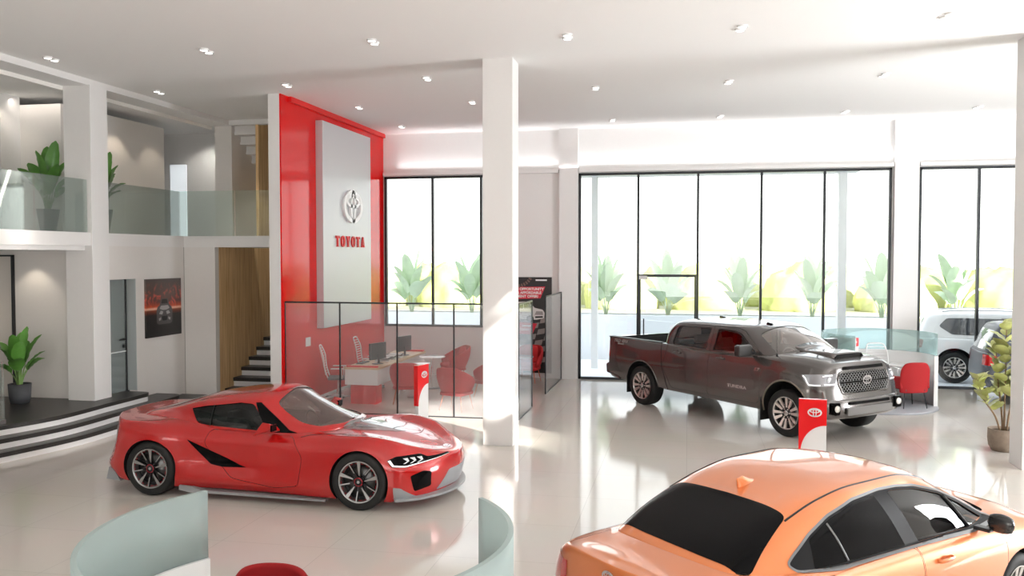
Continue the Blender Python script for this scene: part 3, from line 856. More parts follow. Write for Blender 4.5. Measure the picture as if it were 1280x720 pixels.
for ch in 'TOYOTA':
    g = MB()
    if ch == 'O':
        n = 28; vs = []; fs = []
        for i in range(n):
            a = 2 * PI * i / n
            for (rx_, ry_) in ((.32, .52), (.15, .43)):
                for h in (0, .03): vs.append((BX + h, 0 + (.31 + rx_ * math.cos(a)) * SY * .95, (.5 + ry_ * math.sin(a)) * SZ_))
        for i in range(n):
            j = (i + 1) % n; A, B2 = i * 4, j * 4
            fs += [(A, A + 1, B2 + 1, B2)[::-1], (A + 2, B2 + 2, B2 + 3, A + 3)[::-1], (A + 1, A + 3, B2 + 3, B2 + 1)[::-1], (A, B2, B2 + 2, A + 2)[::-1]]
        g.add(vs, fs)
    else:
        for P in glyph(ch): g.prism([(p[0] * SY * .93, p[1] * SZ_) for p in P], BX, BX + .03, 'x')
    o = g.build('sign_letter', M_redmatte, fix=True); o.location = (0, 17.83 + x, 3.20)
    idx = round(x / .2995)
    tag(o, 'red raised slab-serif letter %s on the pale board, %s in the word' % (ch, ['first', 'second', 'third', 'fourth', 'fifth', 'last'][idx]), 'letter', 'red letters on the pale board')
    x += .2995

# ================================================================== PICTURES
def flame_mat():
    m = bpy.data.materials.new('flame_print'); m.use_nodes = True; nt = m.node_tree; b = nt.nodes['Principled BSDF']
    t = nt.nodes.new('ShaderNodeTexCoord'); n = nt.nodes.new('ShaderNodeTexNoise'); n.inputs['Scale'].default_value = 5; n.inputs['Detail'].default_value = 8; n.inputs['Distortion'].default_value = 1.5
    nt.links.new(t.outputs['Object'], n.inputs['Vector'])
    sp = nt.nodes.new('ShaderNodeSeparateXYZ'); nt.links.new(t.outputs['Object'], sp.inputs[0])
    # streak of orange light at mid height, smoke above
    r1 = nt.nodes.new('ShaderNodeValToRGB'); e = r1.color_ramp.elements
    e[0].position = 0; e[0].color = (.015, .014, .014, 1); e[1].position = 1; e[1].color = (.10, .085, .08, 1)
    for p, c in ((.38, (.02, .018, .018, 1)), (.455, (.25, .05, .02, 1)), (.485, (.95, .55, .40, 1)), (.52, (.55, .08, .03, 1)), (.60, (.14, .05, .04, 1)), (.72, (.13, .08, .07, 1))):
        q = e.new(p); q.color = c
    mp = nt.nodes.new('ShaderNodeMapRange'); mp.inputs[1].default_value = 0; mp.inputs[2].default_value = 1.14
    nt.links.new(sp.outputs['Z'], mp.inputs[0]); nt.links.new(mp.outputs[0], r1.inputs[0])
    r2 = nt.nodes.new('ShaderNodeValToRGB'); r2.color_ramp.elements[0].position = .5; r2.color_ramp.elements[0].color = (0, 0, 0, 1); r2.color_ramp.elements[1].position = .68; r2.color_ramp.elements[1].color = (.75, .06, .03, 1)
    nt.links.new(n.outputs['Fac'], r2.inputs[0])
    r3 = nt.nodes.new('ShaderNodeValToRGB'); e3 = r3.color_ramp.elements; e3[0].position = .45; e3[0].color = (0, 0, 0, 1); e3[1].position = .95; e3[1].color = (0, 0, 0, 1); q = e3.new(.65); q.color = (1, 1, 1, 1)
    nt.links.new(mp.outputs[0], r3.inputs[0])
    ml = nt.nodes.new('ShaderNodeMix'); ml.data_type = 'RGBA'; ml.blend_type = 'MULTIPLY'; ml.inputs[0].default_value = 1
    nt.links.new(r2.outputs[0], ml.inputs[6]); nt.links.new(r3.outputs[0], ml.inputs[7])
    ad = nt.nodes.new('ShaderNodeMix'); ad.data_type = 'RGBA'; ad.blend_type = 'ADD'; ad.inputs[0].default_value = 1
    nt.links.new(r1.outputs[0], ad.inputs[6]); nt.links.new(ml.outputs[2], ad.inputs[7]); nt.links.new(ad.outputs[2], b.inputs['Base Color'])
    b.inputs['Roughness'].default_value = .3
    return m
pc = empty('wall_picture', (PX, 15.19, 1.41), 0, 'dark framed picture of a car front with red flames on the poster wall', 'picture')
MB().box(0, .04, 0, 1.19, 0, 1.14).build('canvas', flame_mat(), pc)
c = MB(); cx, cz = .60, .46
def cshape(P, m, x=.0412):
    c.m = m; c.prism([(cx + p[0], cz + p[1]) for p in P], x - .001, x, 'x')
cshape(rpoly([(-.26, -.19), (-.27, .05), (-.23, .13), (-.16, .16), (-.12, .29), (.12, .29), (.16, .16), (.23, .13), (.27, .05), (.26, -.19), (.2, -.22), (-.2, -.22)], .03), 0)
cshape(rpoly([(-.11, .19), (-.08, .275), (.08, .275), (.11, .19)], .02), 1, .0424)
cshape(rpoly([(-.17, .09), (-.06, .06), (.06, .06), (.17, .09), (.12, .15), (-.12, .15)], .02), 2, .0424)
cshape(rpoly([(-.19, -.01), (-.13, .05), (-.05, .03), (-.08, -.03)], .01), 2, .0436)
cshape(rpoly([(.19, -.01), (.13, .05), (.05, .03), (.08, -.03)], .01), 2, .0436)
cshape(rpoly([(-.1, -.06), (.1, -.06), (.07, -.15), (-.07, -.15)], .02), 1, .0424)
cshape([(-.2, -.1), (-.12, -.08), (-.13, -.13), (-.19, -.15)], 2, .0436); cshape([(.2, -.1), (.12, -.08), (.13, -.13), (.19, -.15)], 2, .0436)
c.build('printed_car', [mat('print_grey', (.09, .085, .085), .3), mat('print_black', (.015, .015, .017), .3), mat('print_light', (.40, .38, .38), .3)], pc)

# banner on the window wall
bn = empty('banner', (-4.95, BY - .012, .12), 0, 'tall black advertising banner with a white truck, red slants and chequered road', 'banner')
MB().box(0, 1.68, -.03, -.005, 0, 2.36).build('panel', mat('banner_black', (.02, .016, .018), .35), bn)
g = MB()
def bp(P, m, dy): g.m = m; g.prism(P, -.03 - dy, -.0301 - dy + .0, 'y') if 0 else g.prism(P, -.031 - dy, -.0300 - dy, 'y')
for i in range(7):            # chequered flag
    for j in range(9):
        if (i + j) % 2 == 0:
            x = .30 + i * .20 + j * .035; z = .10 + j * .14
            if x + .2 < 1.68: bp([(x, z), (x + .19, z + .035), (x + .225, z + .17), (x + .035, z + .135)], 1, 0)
bp([(.2, 1.80), (1.40, 1.84), (1.52, 2.13), (.2, 2.11)], 2, .001)
bp([(.4, .98), (1.20, .95), (1.32, 1.22), (.4, 1.28)], 2, .001)
for k in range(16):           # tyre / gear arc at the top
    a = R(195 + k * 10); a2 = a + R(6)
    bp([(.82 + .42 * math.cos(a), 2.52 + .42 * math.sin(a)), (.82 + .42 * math.cos(a2), 2.52 + .42 * math.sin(a2)), (.82 + .34 * math.cos(a2), 2.52 + .34 * math.sin(a2)), (.82 + .34 * math.cos(a), 2.52 + .34 * math.sin(a))], 3, .001) if 2.52 + .42 * math.sin(a) < 2.35 and 2.52 + .34 * math.sin(a2) < 2.36 and 2.52 + .34 * math.sin(a) < 2.36 and 2.52 + .42 * math.sin(a2) < 2.36 else None
def truck(ox, oz, s_):
    T = lambda P: [(ox + p[0] * s_, oz + p[1] * s_) for p in P]
    bp(T(rpoly([(-.75, .12), (-.78, .38), (-.42, .42), (-.30, .68), (.22, .70), (.42, .46), (.72, .40), (.80, .28), (.78, .08), (.5, .02), (-.5, .04)], .04)), 4, .003)
    bp(T([(-.32, .44), (-.24, .63), (-.02, .64), (-.02, .43)]), 0, .0045); bp(T([(.02, .43), (.02, .64), (.17, .64), (.34, .45)]), 0, .0045)
    bp(T([(.42, .20), (.48, .34), (.72, .33), (.74, .20)]), 5, .0045); bp(T([(.44, .08), (.74, .10), (.72, .16), (.44, .15)]), 0, .0045)
    for cx_ in (-.5, .25):
        P = [(cx_ + .135 * math.cos(a), .05 + .135 * math.sin(a)) for a in np.linspace(0, 2 * PI, 24, endpoint=False)]
        bp(T(P), 0, .0045); P = [(cx_ + .07 * math.cos(a), .05 + .07 * math.sin(a)) for a in np.linspace(0, 2 * PI, 18, endpoint=False)]
        bp(T(P), 5, .006)
truck(.98, 1.30, .66); truck(.62, .45, .55)
g.build('printed_shapes', [M_black, mat('chequer_grey', (.30, .26, .25), .4), mat('banner_red', (.72, .03, .06), .4), mat('banner_brown', (.20, .11, .09), .5), mat('banner_white', (.8, .8, .8), .4), mat('banner_grey', (.35, .33, .33), .4)], bn)
M_txt = mat('text_white', (.9, .9, .9), .5)
for i, (t_, xx, zz, sz_) in enumerate((('THIS OPPORTUNITY', 1.08, 2.065, .088), ('R AFFORDABLE', 1.12, 1.975, .088), ('MENT OFFER!', 1.08, 1.885, .088), ('APPLY', 1.02, 1.15, .10))):
    if t_ == 'APPLY': continue
    text_obj('banner_text', t_, sz_, frame((xx, -.0345, zz), (1, 0, 0), (0, 0, 1)), M_txt, bn, depth=.0008, offset=.003)
text_obj('banner_text', 'aaa aa aa', .05, frame((1.3, -.034, 2.27), (1, 0, 0), (0, 0, 1)), M_txt, bn, depth=.0008) if 0 else None
g = MB()
for z, a, b_ in ((1.14, .95, 1.2), (1.08, .8, 1.18), (1.05, .85, 1.14), (2.27, 1.28, 1.56)): g.box(a, b_, -.0345, -.0335, z, z + (.035 if z in (1.14, 2.27) else .012))
g.build('small_print', M_txt, bn)

# ================================================================== RECEPTION RINGS
def ring_desk(loc, a0, a1, rz, label, r=1.13, desk_a=(20, 160), gm=None):
    """ring wall from a0 to a1 degrees (counter-clockwise), frosted glass on top, worktop inside, round floor plate"""
    root = empty('reception_desk', loc, R(rz), label, 'reception desk')
    def arc(ro, ri, z0, z1, b0, b1, n=64, rail=0):
        m = MB(); rows = []
        for i in range(n + 1):
            a = R(b0 + (b1 - b0) * i / n); c_, s_ = math.cos(a), math.sin(a)
            rows.append([(ro * c_, ro * s_, z0), (ro * c_, ro * s_, z1), (ri * c_, ri * s_, z1), (ri * c_, ri * s_, z0)])
        m.grid(rows, closed_v=True, smooth=False)
        m.add(rows[0], [(0, 1, 2, 3)], False); m.add(rows[-1], [(3, 2, 1, 0)], False)
        for k in range(n * 4): m.sm[k] = (k % 4) in (0, 2)
        return m
    arc(r, r - .07, .02, 1.03, a0, a1).build('curved_wall', M_glosswhite, root, fix=True)
    arc(r - .015, r - .045, 1.03, 1.47, a0, a1).build('glass_screen', gm or M_teal, root, fix=True)
    if a0 > -100: arc(r - .075, r - .095, .04, 1.42, a1 - 38, a1 - .5).build('inner_panel', M_glosswhite, root, fix=True)
    MB().lathe([(0, 0), (r + .01, 0), (r + .01, .03), (r - .0, .04), (0, .04)], n=80).build('floor_plate', mat('grey_plate', (.30, .31, .33), .4), root)
    arc(r - .08, r - .52, .73, .77, desk_a[0], desk_a[1]).build('worktop', M_glosswhite, root, fix=True)
    arc(r - .50, r - .52, .30, .728, desk_a[0] + 8, desk_a[1] - 8).build('front_panel', M_glosswhite, root, fix=True)
    return root
rd = ring_desk((3.75, 18.68, 0), -6, 236, 0, 'round white reception desk with teal glass screen behind the pickup', 1.10, (10, 200))
rf_ = ring_desk((-2.10, 4.56, 0), -213, 45, 0, 'round white reception desk with teal glass screen at the bottom photo edge', 1.19, (-205, 20), thin_glass('frosted_glass', (.84, .95, .94), ior=1.45, boost=.5, veil=.55, veilcol=(.55, .64, .63)))

def ring_chair(loc, rz, label, group=None):
    """red upholstered armchair on a dark steel frame, facing +x"""
    r_ = empty('red_armchair', loc, rz, label, 'armchair', group)
    rows = []
    for j in range(13):                           # back shell, slightly curved
        t = j / 12; z = .30 + .61 * t; w = (.285 + .02 * math.sin(PI * t)) * (1 if t < .72 else math.sqrt(max(.0, 1 - ((t - .72) / .28) ** 2 * .45)))
        rows.append([(-.24 - .07 * t + .07 * (abs(s_) / 5) ** 2.2, w * s_ / 5, z - .03 * (abs(s_) / 5) ** 4 * t) for s_ in range(-5, 6)])
    MB().grid(rows).build('backrest', M_fabr, r_, solid=.055, off=0, sub=2)
    MB().prism(rpoly([(-.24, -.22), (.24, -.23), (.24, .23), (-.24, .22)], .08, 5), .38, .47).build('seat', M_fabr, r_, bevel=.025)
    for s_ in (-1, 1):
        y0, y1 = sorted((s_ * .25, s_ * .305))
        MB().prism(rpoly([(-.24, .38), (.18, .38), (.20, .60), (-.22, .63)], .05, 5), y0, y1, 'y').build('arm', M_fabr, r_, bevel=.018)
    MB().box(-.25, .22, -.2, -.17, .345, .375).box(-.25, .22, .17, .2, .345, .375).box(-.25, -.22, -.2, .2, .345, .375).box(.19, .22, -.2, .2, .345, .375).build('frame', M_black, r_)
    for sx in (-1, 1):
        for sy in (-1, 1): MB().tube([(sx * .20, sy * .19, .38), (sx * .25, sy * .24, .0)], [.013, .009], 8).build('leg', M_black, r_)
    return r_
M_fabr = mat('bright_red_fabric', (.32, .003, .005), .75, noise=.08, nscale=60, bump=.1, bscale=400)
rc = ring_chair((4.26, 18.40, .04), R(108), 'bright red armchair with black legs inside the far reception desk')
for (p, a, l_) in (((-2.80, 5.36, 0), -84, 'red armchair top at the bottom edge, left of the pair'), ((-1.93, 5.06, .0), -70, 'small glimpse of a red armchair top at the bottom edge')):
    cc = copy_tree(rc); cc.location = p; cc.scale = (1, 1, .93); cc.rotation_euler[2] = R(a); cc['label'] = l_; cc['group'] = 'red armchairs at the near reception desk'
oc2 = copy_tree(oc); oc2.location = (3.88, 18.95, .04); oc2.rotation_euler[2] = R(-80); oc2['label'] = 'white slatted swivel chair inside the far reception desk'; del oc2['group']

# ================================================================== RED STANDS
def stand(loc, rz, label):
    r_ = empty('sign_stand', loc, rz, label, 'sign stand', 'red and white sign stands')   # faces -y
    w, h, t = .17, 1.06, .035
    q = [(-w, .0), (w, 0), (w, .62)]
    arcp = [(w - 2 * w * (1 - math.cos(PI / 2 * i / 14)) , .62 - .30 * (1 - math.sin(PI / 2 * (1 - i / 14))) ) for i in range(15)]
    # white lower part with a quarter-curve shoulder, red upper part
    cur = [(-w + .012 + (2 * w - .012) * (1 - math.cos(PI / 2 * i / 14)), .34 + .37 * math.sin(PI / 2 * i / 14)) for i in range(15)]
    MB().prism([(-w + .012, 0), (w, 0)] + cur[::-1], -t, t, 'y').build('lower_panel', M_glosswhite, r_, bevel=.004)
    MB().prism([(-w - .015, .34), (-w + .010, .34)] + [(a, b + .002) for a, b in cur] + [(w + .004, .712), (w + .004, h), (-w - .015, h)], -t - .006, t + .006, 'y').build('upper_panel', mat('sign_red', (.80, .008, .012), .25, coat=.4), r_)
    e = emblem_mb(MB(), .185, frame((.02, -t - .011, .885), (1, 0, 0), (0, 0, 1)), .004, .085, 28).build('emblem', mat('sign_silver', (.78, .78, .78), .45), r_, fix=True)
    MB().box(-w - .02, w + .02, -.12, .12, 0, .012).build('foot', M_glosswhite, r_)
    return r_
s1 = stand((1.68, 12.45, 0), R(-8), 'red and white sign stand with oval emblem in front of the pickup')
for (p, a, l_) in (((-4.66, 15.05, 0), 74, 'red and white sign stand seen edge-on between red sports car and glass office'),
                   ((3.38, 19.28, .772), 12, 'small red sign stand on the far reception worktop, behind the pickup hood')):
    cc = copy_tree(s1); cc.location = p; cc.rotation_euler[2] = R(a); cc['label'] = l_
    if p[2] > .5: cc.scale = (.6, .6, .5)
# ================================================================== CAR TOOLKIT
def pchip(Y, n, lead=None):
    """Y: (k, ...) values at integer parameters -> ((k-1)*n+1, ...) monotone cubic samples"""
    Y = np.asarray(Y, float); k = len(Y); d = np.diff(Y, axis=0); m = np.zeros_like(Y)
    a, b = d[:-1], d[1:]
    with np.errstate(divide='ignore', invalid='ignore'):
        h = np.where(a * b > 0, 2 * a * b / (a + b), 0.0)
    m[1:-1] = h; m[0] = d[0]; m[-1] = d[-1]
    out = []
    for i in range(k - 1):
        for j in range(n):
            t = j / n; t2, t3 = t * t, t * t * t
            out.append((2 * t3 - 3 * t2 + 1) * Y[i] + (t3 - 2 * t2 + t) * m[i] + (-2 * t3 + 3 * t2) * Y[i + 1] + (t3 - t2) * m[i + 1])
    out.append(Y[-1]); return np.array(out)

def hull(lines, nt=7, ns=6, sharp=(), tm=None):
    """lines: list of feature lines, bottom centre first and top centre last; each a list of (x,y,z) at shared stations,
    first and last station on the centre plane. Returns the closed surface as (verts, quads)."""
    G = np.array(lines, float)                       # L x S x 3
    L, S = G.shape[:2]
    def ext_t(row):                                  # reflect over the centre plane at both ends
        a = row[1] * (1, -1, 1); b = row[-2] * (1, -1, 1)
        return np.vstack([a[None], row, b[None]])
    T = np.array([pchip(ext_t(G[i]), nt)[nt:-nt] for i in range(L)])     # L x NT x 3
    NT = T.shape[1]
    cuts = [0] + sorted(sharp) + [L - 1]
    cols = []
    for j in range(NT):
        c = T[:, j]
        segs = []
        for a, b in zip(cuts[:-1], cuts[1:]):
            if b == L - 1 and b - a >= 1:            # symmetric at the top centre
                seg = np.vstack([c[a:b + 1], (c[b - 1] * (1, -1, 1))[None]]); s_ = pchip(seg, ns)[:(b - a) * ns + 1]
            else: s_ = pchip(c[a:b + 1], ns)
            segs.append(s_ if not segs else s_[1:])
        cols.append(np.vstack(segs))
    A = np.array(cols)                               # NT x NS x 3
    NS = A.shape[1]
    A[0, :, 1] = 0; A[-1, :, 1] = 0; A[:, 0, 1] = 0; A[:, -1, 1] = 0
    vs = []; idx = {}
    def vid(i, j, s_):
        p = A[i, j]
        if i in (0, NT - 1) or j in (0, NS - 1): s_ = 0
        key = (i, j, s_)
        if key not in idx:
            idx[key] = len(vs); vs.append((p[0], p[1] * (1 if s_ >= 0 else -1), p[2]))
        return idx[key]
    fs = []
    for i in range(NT - 1):
        for j in range(NS - 1):
            q = [vid(i, j, 1), vid(i + 1, j, 1), vid(i + 1, j + 1, 1), vid(i, j + 1, 1)]
            q2 = [vid(i, j, -1), vid(i, j + 1, -1), vid(i + 1, j + 1, -1), vid(i + 1, j, -1)]
            fs.append(q[::-1]); fs.append(q2[::-1])
    return vs, fs

def to_mesh(vs, fs):
    me = bpy.data.meshes.new('h'); me.from_pydata(vs, [], fs); me.update()
    bm = bmesh.new(); bm.from_mesh(me); bmesh.ops.remove_doubles(bm, verts=bm.verts, dist=1e-5)
    bmesh.ops.recalc_face_normals(bm, faces=bm.faces)
    bmesh.ops.triangulate(bm, faces=bm.faces); bm.to_mesh(me); bm.free()
    vol = 0
    return me

def bool_(a, b, op):
    oa = bpy.data.objects.new('a', a); ob = bpy.data.objects.new('b', b); COL.objects.link(oa); COL.objects.link(ob)
    res = None
    for solver in ('MANIFOLD', 'EXACT'):
        md = oa.modifiers.new('m', 'BOOLEAN'); md.operation = op; md.object = ob; md.solver = solver
        bpy.context.view_layer.update()
        dg = bpy.context.evaluated_depsgraph_get()
        r = bpy.data.meshes.new_from_object(oa.evaluated_get(dg))
        oa.modifiers.clear()
        ok = len(r.polygons) > 0
        if op == 'DIFFERENCE' and solver == 'MANIFOLD' and len(r.polygons) == len(a.polygons): ok = False
        res = r
        if ok: break
    bpy.data.objects.remove(oa); bpy.data.objects.remove(ob)
    return res

class Skin:
    """reference surface with smooth normals, for shading and for laying parts on it"""
    def __init__(s, me, crease=40):
        me.calc_loop_triangles()
        s.co = [Vector(v.co) for v in me.vertices]; s.no = [Vector(n.vector) for n in me.vertex_normals]
        s.tris = [tuple(t.vertices) for t in me.loop_triangles]
        s.bvh = BVHTree.FromPolygons(s.co, s.tris)
    def normal(s, p, i):
        a, b, c = s.tris[i]
        n = barycentric_transform(p, s.co[a], s.co[b], s.co[c], s.no[a], s.no[b], s.no[c])
        return n.normalized() if n.length > 1e-6 else Vector((0, 0, 1))

def nearest(skins, p):
    best = None
    for s in skins:
        loc, n, i, d = s.bvh.find_nearest(p)
        if loc is not None and (best is None or d < best[3]): best = (s, loc, i, d, n)
    return best

def shade(me, skins, n_in=1, tol=.0015):
    """faces on the reference surface take its smooth normals and slot 0, cut faces stay flat in slot n_in"""
    nl = len(me.loops); nor = [None] * nl; mi = []
    for p in me.polygons:
        b = nearest(skins, p.center)
        out = b[3] < tol and abs(p.normal.dot(b[4])) > .6
        if out and p.normal.dot(b[4]) < 0: out = False
        mi.append(0 if out else n_in)
        for li in p.loop_indices:
            if out:
                v = me.vertices[me.loops[li].vertex_index].co
                q = b[0].bvh.find_nearest(v)
                n = b[0].normal(q[0], q[2])
                nor[li] = n if n.dot(p.normal) > .3 else p.normal.copy()
            else: nor[li] = p.normal.copy()
    me.polygons.foreach_set('use_smooth', [True] * len(me.polygons))
    me.polygons.foreach_set('material_index', mi)
    me.normals_split_custom_set([tuple(n) for n in nor]); me.update()

def prism_mesh(poly, o, u, v, d0, d1):
    """closed prism: polygon in the (u, v) frame at o, from d0 to d1 along u x v"""
    m = MB().prism(list(poly), d0, d1, 'z').mesh(); m.transform(frame(o, u, v))
    bm = bmesh.new(); bm.from_mesh(m); bmesh.ops.remove_doubles(bm, verts=bm.verts, dist=1e-6)
    bmesh.ops.recalc_face_normals(bm, faces=bm.faces); bmesh.ops.triangulate(bm, faces=[f for f in bm.faces if len(f.verts) > 3]); bm.to_mesh(m); bm.free(); return m

def side_prism(poly, s, d0, d1):
    """poly in (x, z); s=-1 right side of the car (y<0), s=1 left side"""
    me = MB().prism(list(poly), min(s * d0, s * d1), max(s * d0, s * d1), 'y').mesh()
    bm = bmesh.new(); bm.from_mesh(me); bmesh.ops.remove_doubles(bm, verts=bm.verts, dist=1e-6)
    bmesh.ops.recalc_face_normals(bm, faces=bm.faces); bmesh.ops.triangulate(bm, faces=[f for f in bm.faces if len(f.verts) > 3]); bm.to_mesh(me); bm.free(); return me

def offset_poly(P, d):
    n = len(P); ar = sum(P[i][0] * P[(i + 1) % n][1] - P[(i + 1) % n][0] * P[i][1] for i in range(n)); s = 1 if ar > 0 else -1
    out = []
    for i in range(n):
        a, b, c = np.array(P[i - 1], float), np.array(P[i], float), np.array(P[(i + 1) % n], float)
        e1 = (b - a) / (np.linalg.norm(b - a) + 1e-9); e2 = (c - b) / (np.linalg.norm(c - b) + 1e-9)
        n1 = np.array([e1[1], -e1[0]]) * s; n2 = np.array([e2[1], -e2[0]]) * s
        m = n1 + n2; l = m.dot(m)
        out.append(tuple(b + (m * (2 / l) * d if l > .5 else n1 * d)))
    return out

def patch(solid, skins, pm, off, name, m, parent, face_dir=None, thick=0.):
    """the piece of the car's outer surface inside prism pm, moved off by off"""
    r = bool_(solid, pm, 'INTERSECT')
    bm = bmesh.new(); bm.from_mesh(r)
    kill = []
    for f in bm.faces:
        b = nearest(skins, f.calc_center_median())
        if b[3] > .0015 or f.normal.dot(b[4]) < .6 or (face_dir is not None and f.normal.dot(face_dir) < .05): kill.append(f)
    bmesh.ops.delete(bm, geom=kill, context='FACES')
    bmesh.ops.remove_doubles(bm, verts=bm.verts, dist=1e-4)
    ns = {}
    for v in bm.verts:
        b = nearest(skins, v.co); n = b[0].normal(b[1], b[2]); ns[v.index] = n
    bm.verts.index_update()
    nrm = []
    for v in bm.verts:
        b = nearest(skins, v.co); n = b[0].normal(b[1], b[2]); nrm.append(tuple(n)); v.co = v.co + n * off
    if len(bm.faces) == 0: print('EMPTY PATCH', name)
    me = bpy.data.meshes.new(name); bm.to_mesh(me); bm.free(); bpy.data.meshes.remove(r)
    me.polygons.foreach_set('use_smooth', [True] * len(me.polygons))
    if len(me.polygons) and not thick: me.normals_split_custom_set_from_vertices(nrm)
    me.update()
    o = link_mesh(name, me, parent, m)
    if thick: md = o.modifiers.new('s', 'SOLIDIFY'); md.thickness = thick; md.offset = 1
    return o

def paint(name, col, metal=.0, rough=.25, flake=0.):
    m = mat(name, col, rough, metal, coat=1.0, noise=.03, nscale=3)
    return m

def wheel(root, c, side, rt, w, rr, style, pm, dark):
    """tyre + rim at c=(x,y,z); side -1 outer face to -y"""
    o = empty_wheel = None
    s = side
    cx, cy, cz = c
    yo = cy            # outer face plane
    def Y(d): return yo - s * d      # d metres inwards
    tyre = MB(); prof = [(rr * .985, .012), (rr + .012, .004), (rt - .03, .0), (rt - .008, .018), (rt, .045), (rt, w - .045), (rt - .008, w - .018), (rt - .03, w), (rr, w - .01)]
    rows = [(r, -s * d) for r, d in prof]
    tyre.lathe(rows if s < 0 else rows, (0, 0, 0), 64, 'y'); 
    tyre.lathe([(rr * .985, -s * .012), (rr * .97, -s * .05), (rr * .97, -s * (w - .01)), (rr, -s * (w - .01))], (0, 0, 0), 64, 'y')
    base = Matrix.Translation((cx, yo, cz))
    t = tyre.build('wheel', [M_rubber], root, fix=True); t.location = (cx, yo, cz)
    rim = MB(); rim.m = 0
    rim.lathe([(rr * .985, -s * .006), (rr * .93, -s * .004), (rr * .915, -s * .03), (rr * .90, -s * .11)], (0, 0, 0), 64, 'y')
    rim.m = 1
    rim.lathe([(rr * .90, -s * .12), (0, -s * .13)], (0, 0, 0), 48, 'y')
    def spoke(a, r0, r1, w0, w1, d0, d1, mslot, th=.02, tw=0.):
        rim.m = mslot; c_, s_ = math.cos(a), math.sin(a); vs = []
        for r, ww, d in ((r0, w0, d0), (r1, w1, d1)):
            for k, e in ((-1, 0), (1, 0), (1, th), (-1, th)):
                px, pz = r * c_ - k * ww * s_ + tw * (r - r0) * -s_, r * s_ + k * ww * c_ + tw * (r - r0) * c_
                vs.append((px, -s * (d + e), pz))
        fs = [(0, 1, 2, 3), (7, 6, 5, 4), (0, 4, 5, 1), (1, 5, 6, 2), (2, 6, 7, 3), (3, 7, 4, 0)]
        rim.add(vs, fs, False)
    if style == 'turbine':
        for i in range(10):
            a = 2 * PI * i / 10 + .2
            spoke(a, rr * .16, rr * .93, .014, .010, .035, .012, 1, .03)
            if i % 2 == 0: spoke(a, rr * .30, rr * .92, .004, .024, .020, .006, 2, .006, .12)
            else: spoke(a, rr * .45, rr * .92, .006, .006, .024, .008, 2, .006, .0)
        for i in range(20):
            a = 2 * PI * i / 20 + .1; spoke(a, rr * .86, rr * .875, .02, .02, .02, .02, 3, .004)
        rim.m = 3; rim.lathe([(rr * .21, -s * .016), (rr * .18, -s * .014)], (0, 0, 0), 32, 'y')
        rim.m = 1; rim.lathe([(rr * .22, -s * .04), (rr * .20, -s * .015), (0, -s * .012)], (0, 0, 0), 32, 'y')
        rim.m = 2; rim.lathe([(rr * .07, -s * .010), (0, -s * .010)], (0, 0, 0), 16, 'y')
    else:
        for i in range(6 if style == 'truck' else 5):
            n_ = 6 if style == 'truck' else 5
            a = 2 * PI * i / n_ + .25
            for q in (-1, 1):
                da = q * .24
                spoke(a + da, rr * .34, rr * .93, .017, .026, .030, .008, 2, .03, -q * .04)
            spoke(a, rr * .25, rr * .62, .05, .045, .036, .03, 1, .03)
        rim.m = 1; rim.lathe([(rr * .36, -s * .04), (rr * .34, -s * .028), (0, -s * .026)], (0, 0, 0), 32, 'y')
        rim.m = 0; rim.lathe([(rr * .17, -s * .018), (rr * .15, -s * .012), (0, -s * .012)], (0, 0, 0), 24, 'y')
        rim.m = 2
        for i in range(6):
            a = 2 * PI * i / 6; rim.lathe([(.012, -s * .028), (.012, -s * .020), (0, -s * .020)], (rr * .26 * math.cos(a), 0, rr * .26 * math.sin(a)), 8, 'y')
    rim.build('rim', pm, t, fix=True)
    bd_ = MB(); bd_.lathe([(rr * .72, -s * .105), (rr * .72, -s * .085), (rr * .25, -s * .085)], (0, 0, 0), 40, 'y'); bd_.build('brake_disc', mat('brake_steel', (.16, .16, .16), .35, metal=.9), t, fix=True)
    return t

def seat(root, x, y, z, m, wd=.25, h=.62):
    r = MB().prism(rpoly([(-.28, 0), (.26, .02), (.28, .12), (-.24, .14)], .05), -wd, wd, 'y')
    r.prism(rpoly([(-.26, .06), (-.12, .06), (-.26, h - .02), (-.36, h)], .05), -wd * .95, wd * .95, 'y')
    r.prism(rpoly([(-.38, h + .02), (-.28, h), (-.30, h + .18), (-.38, h + .18)], .04), -wd * .5, wd * .5, 'y')
    o = r.build('seat', m, root, bevel=.03); o.location = (x, y, z); return o

def stat(xs, ys, zs):
    n = len(xs)
    ys = ys if hasattr(ys, '__len__') else [ys] * n
    zs = zs if hasattr(zs, '__len__') else [zs] * n
    return list(zip(xs, ys, zs))

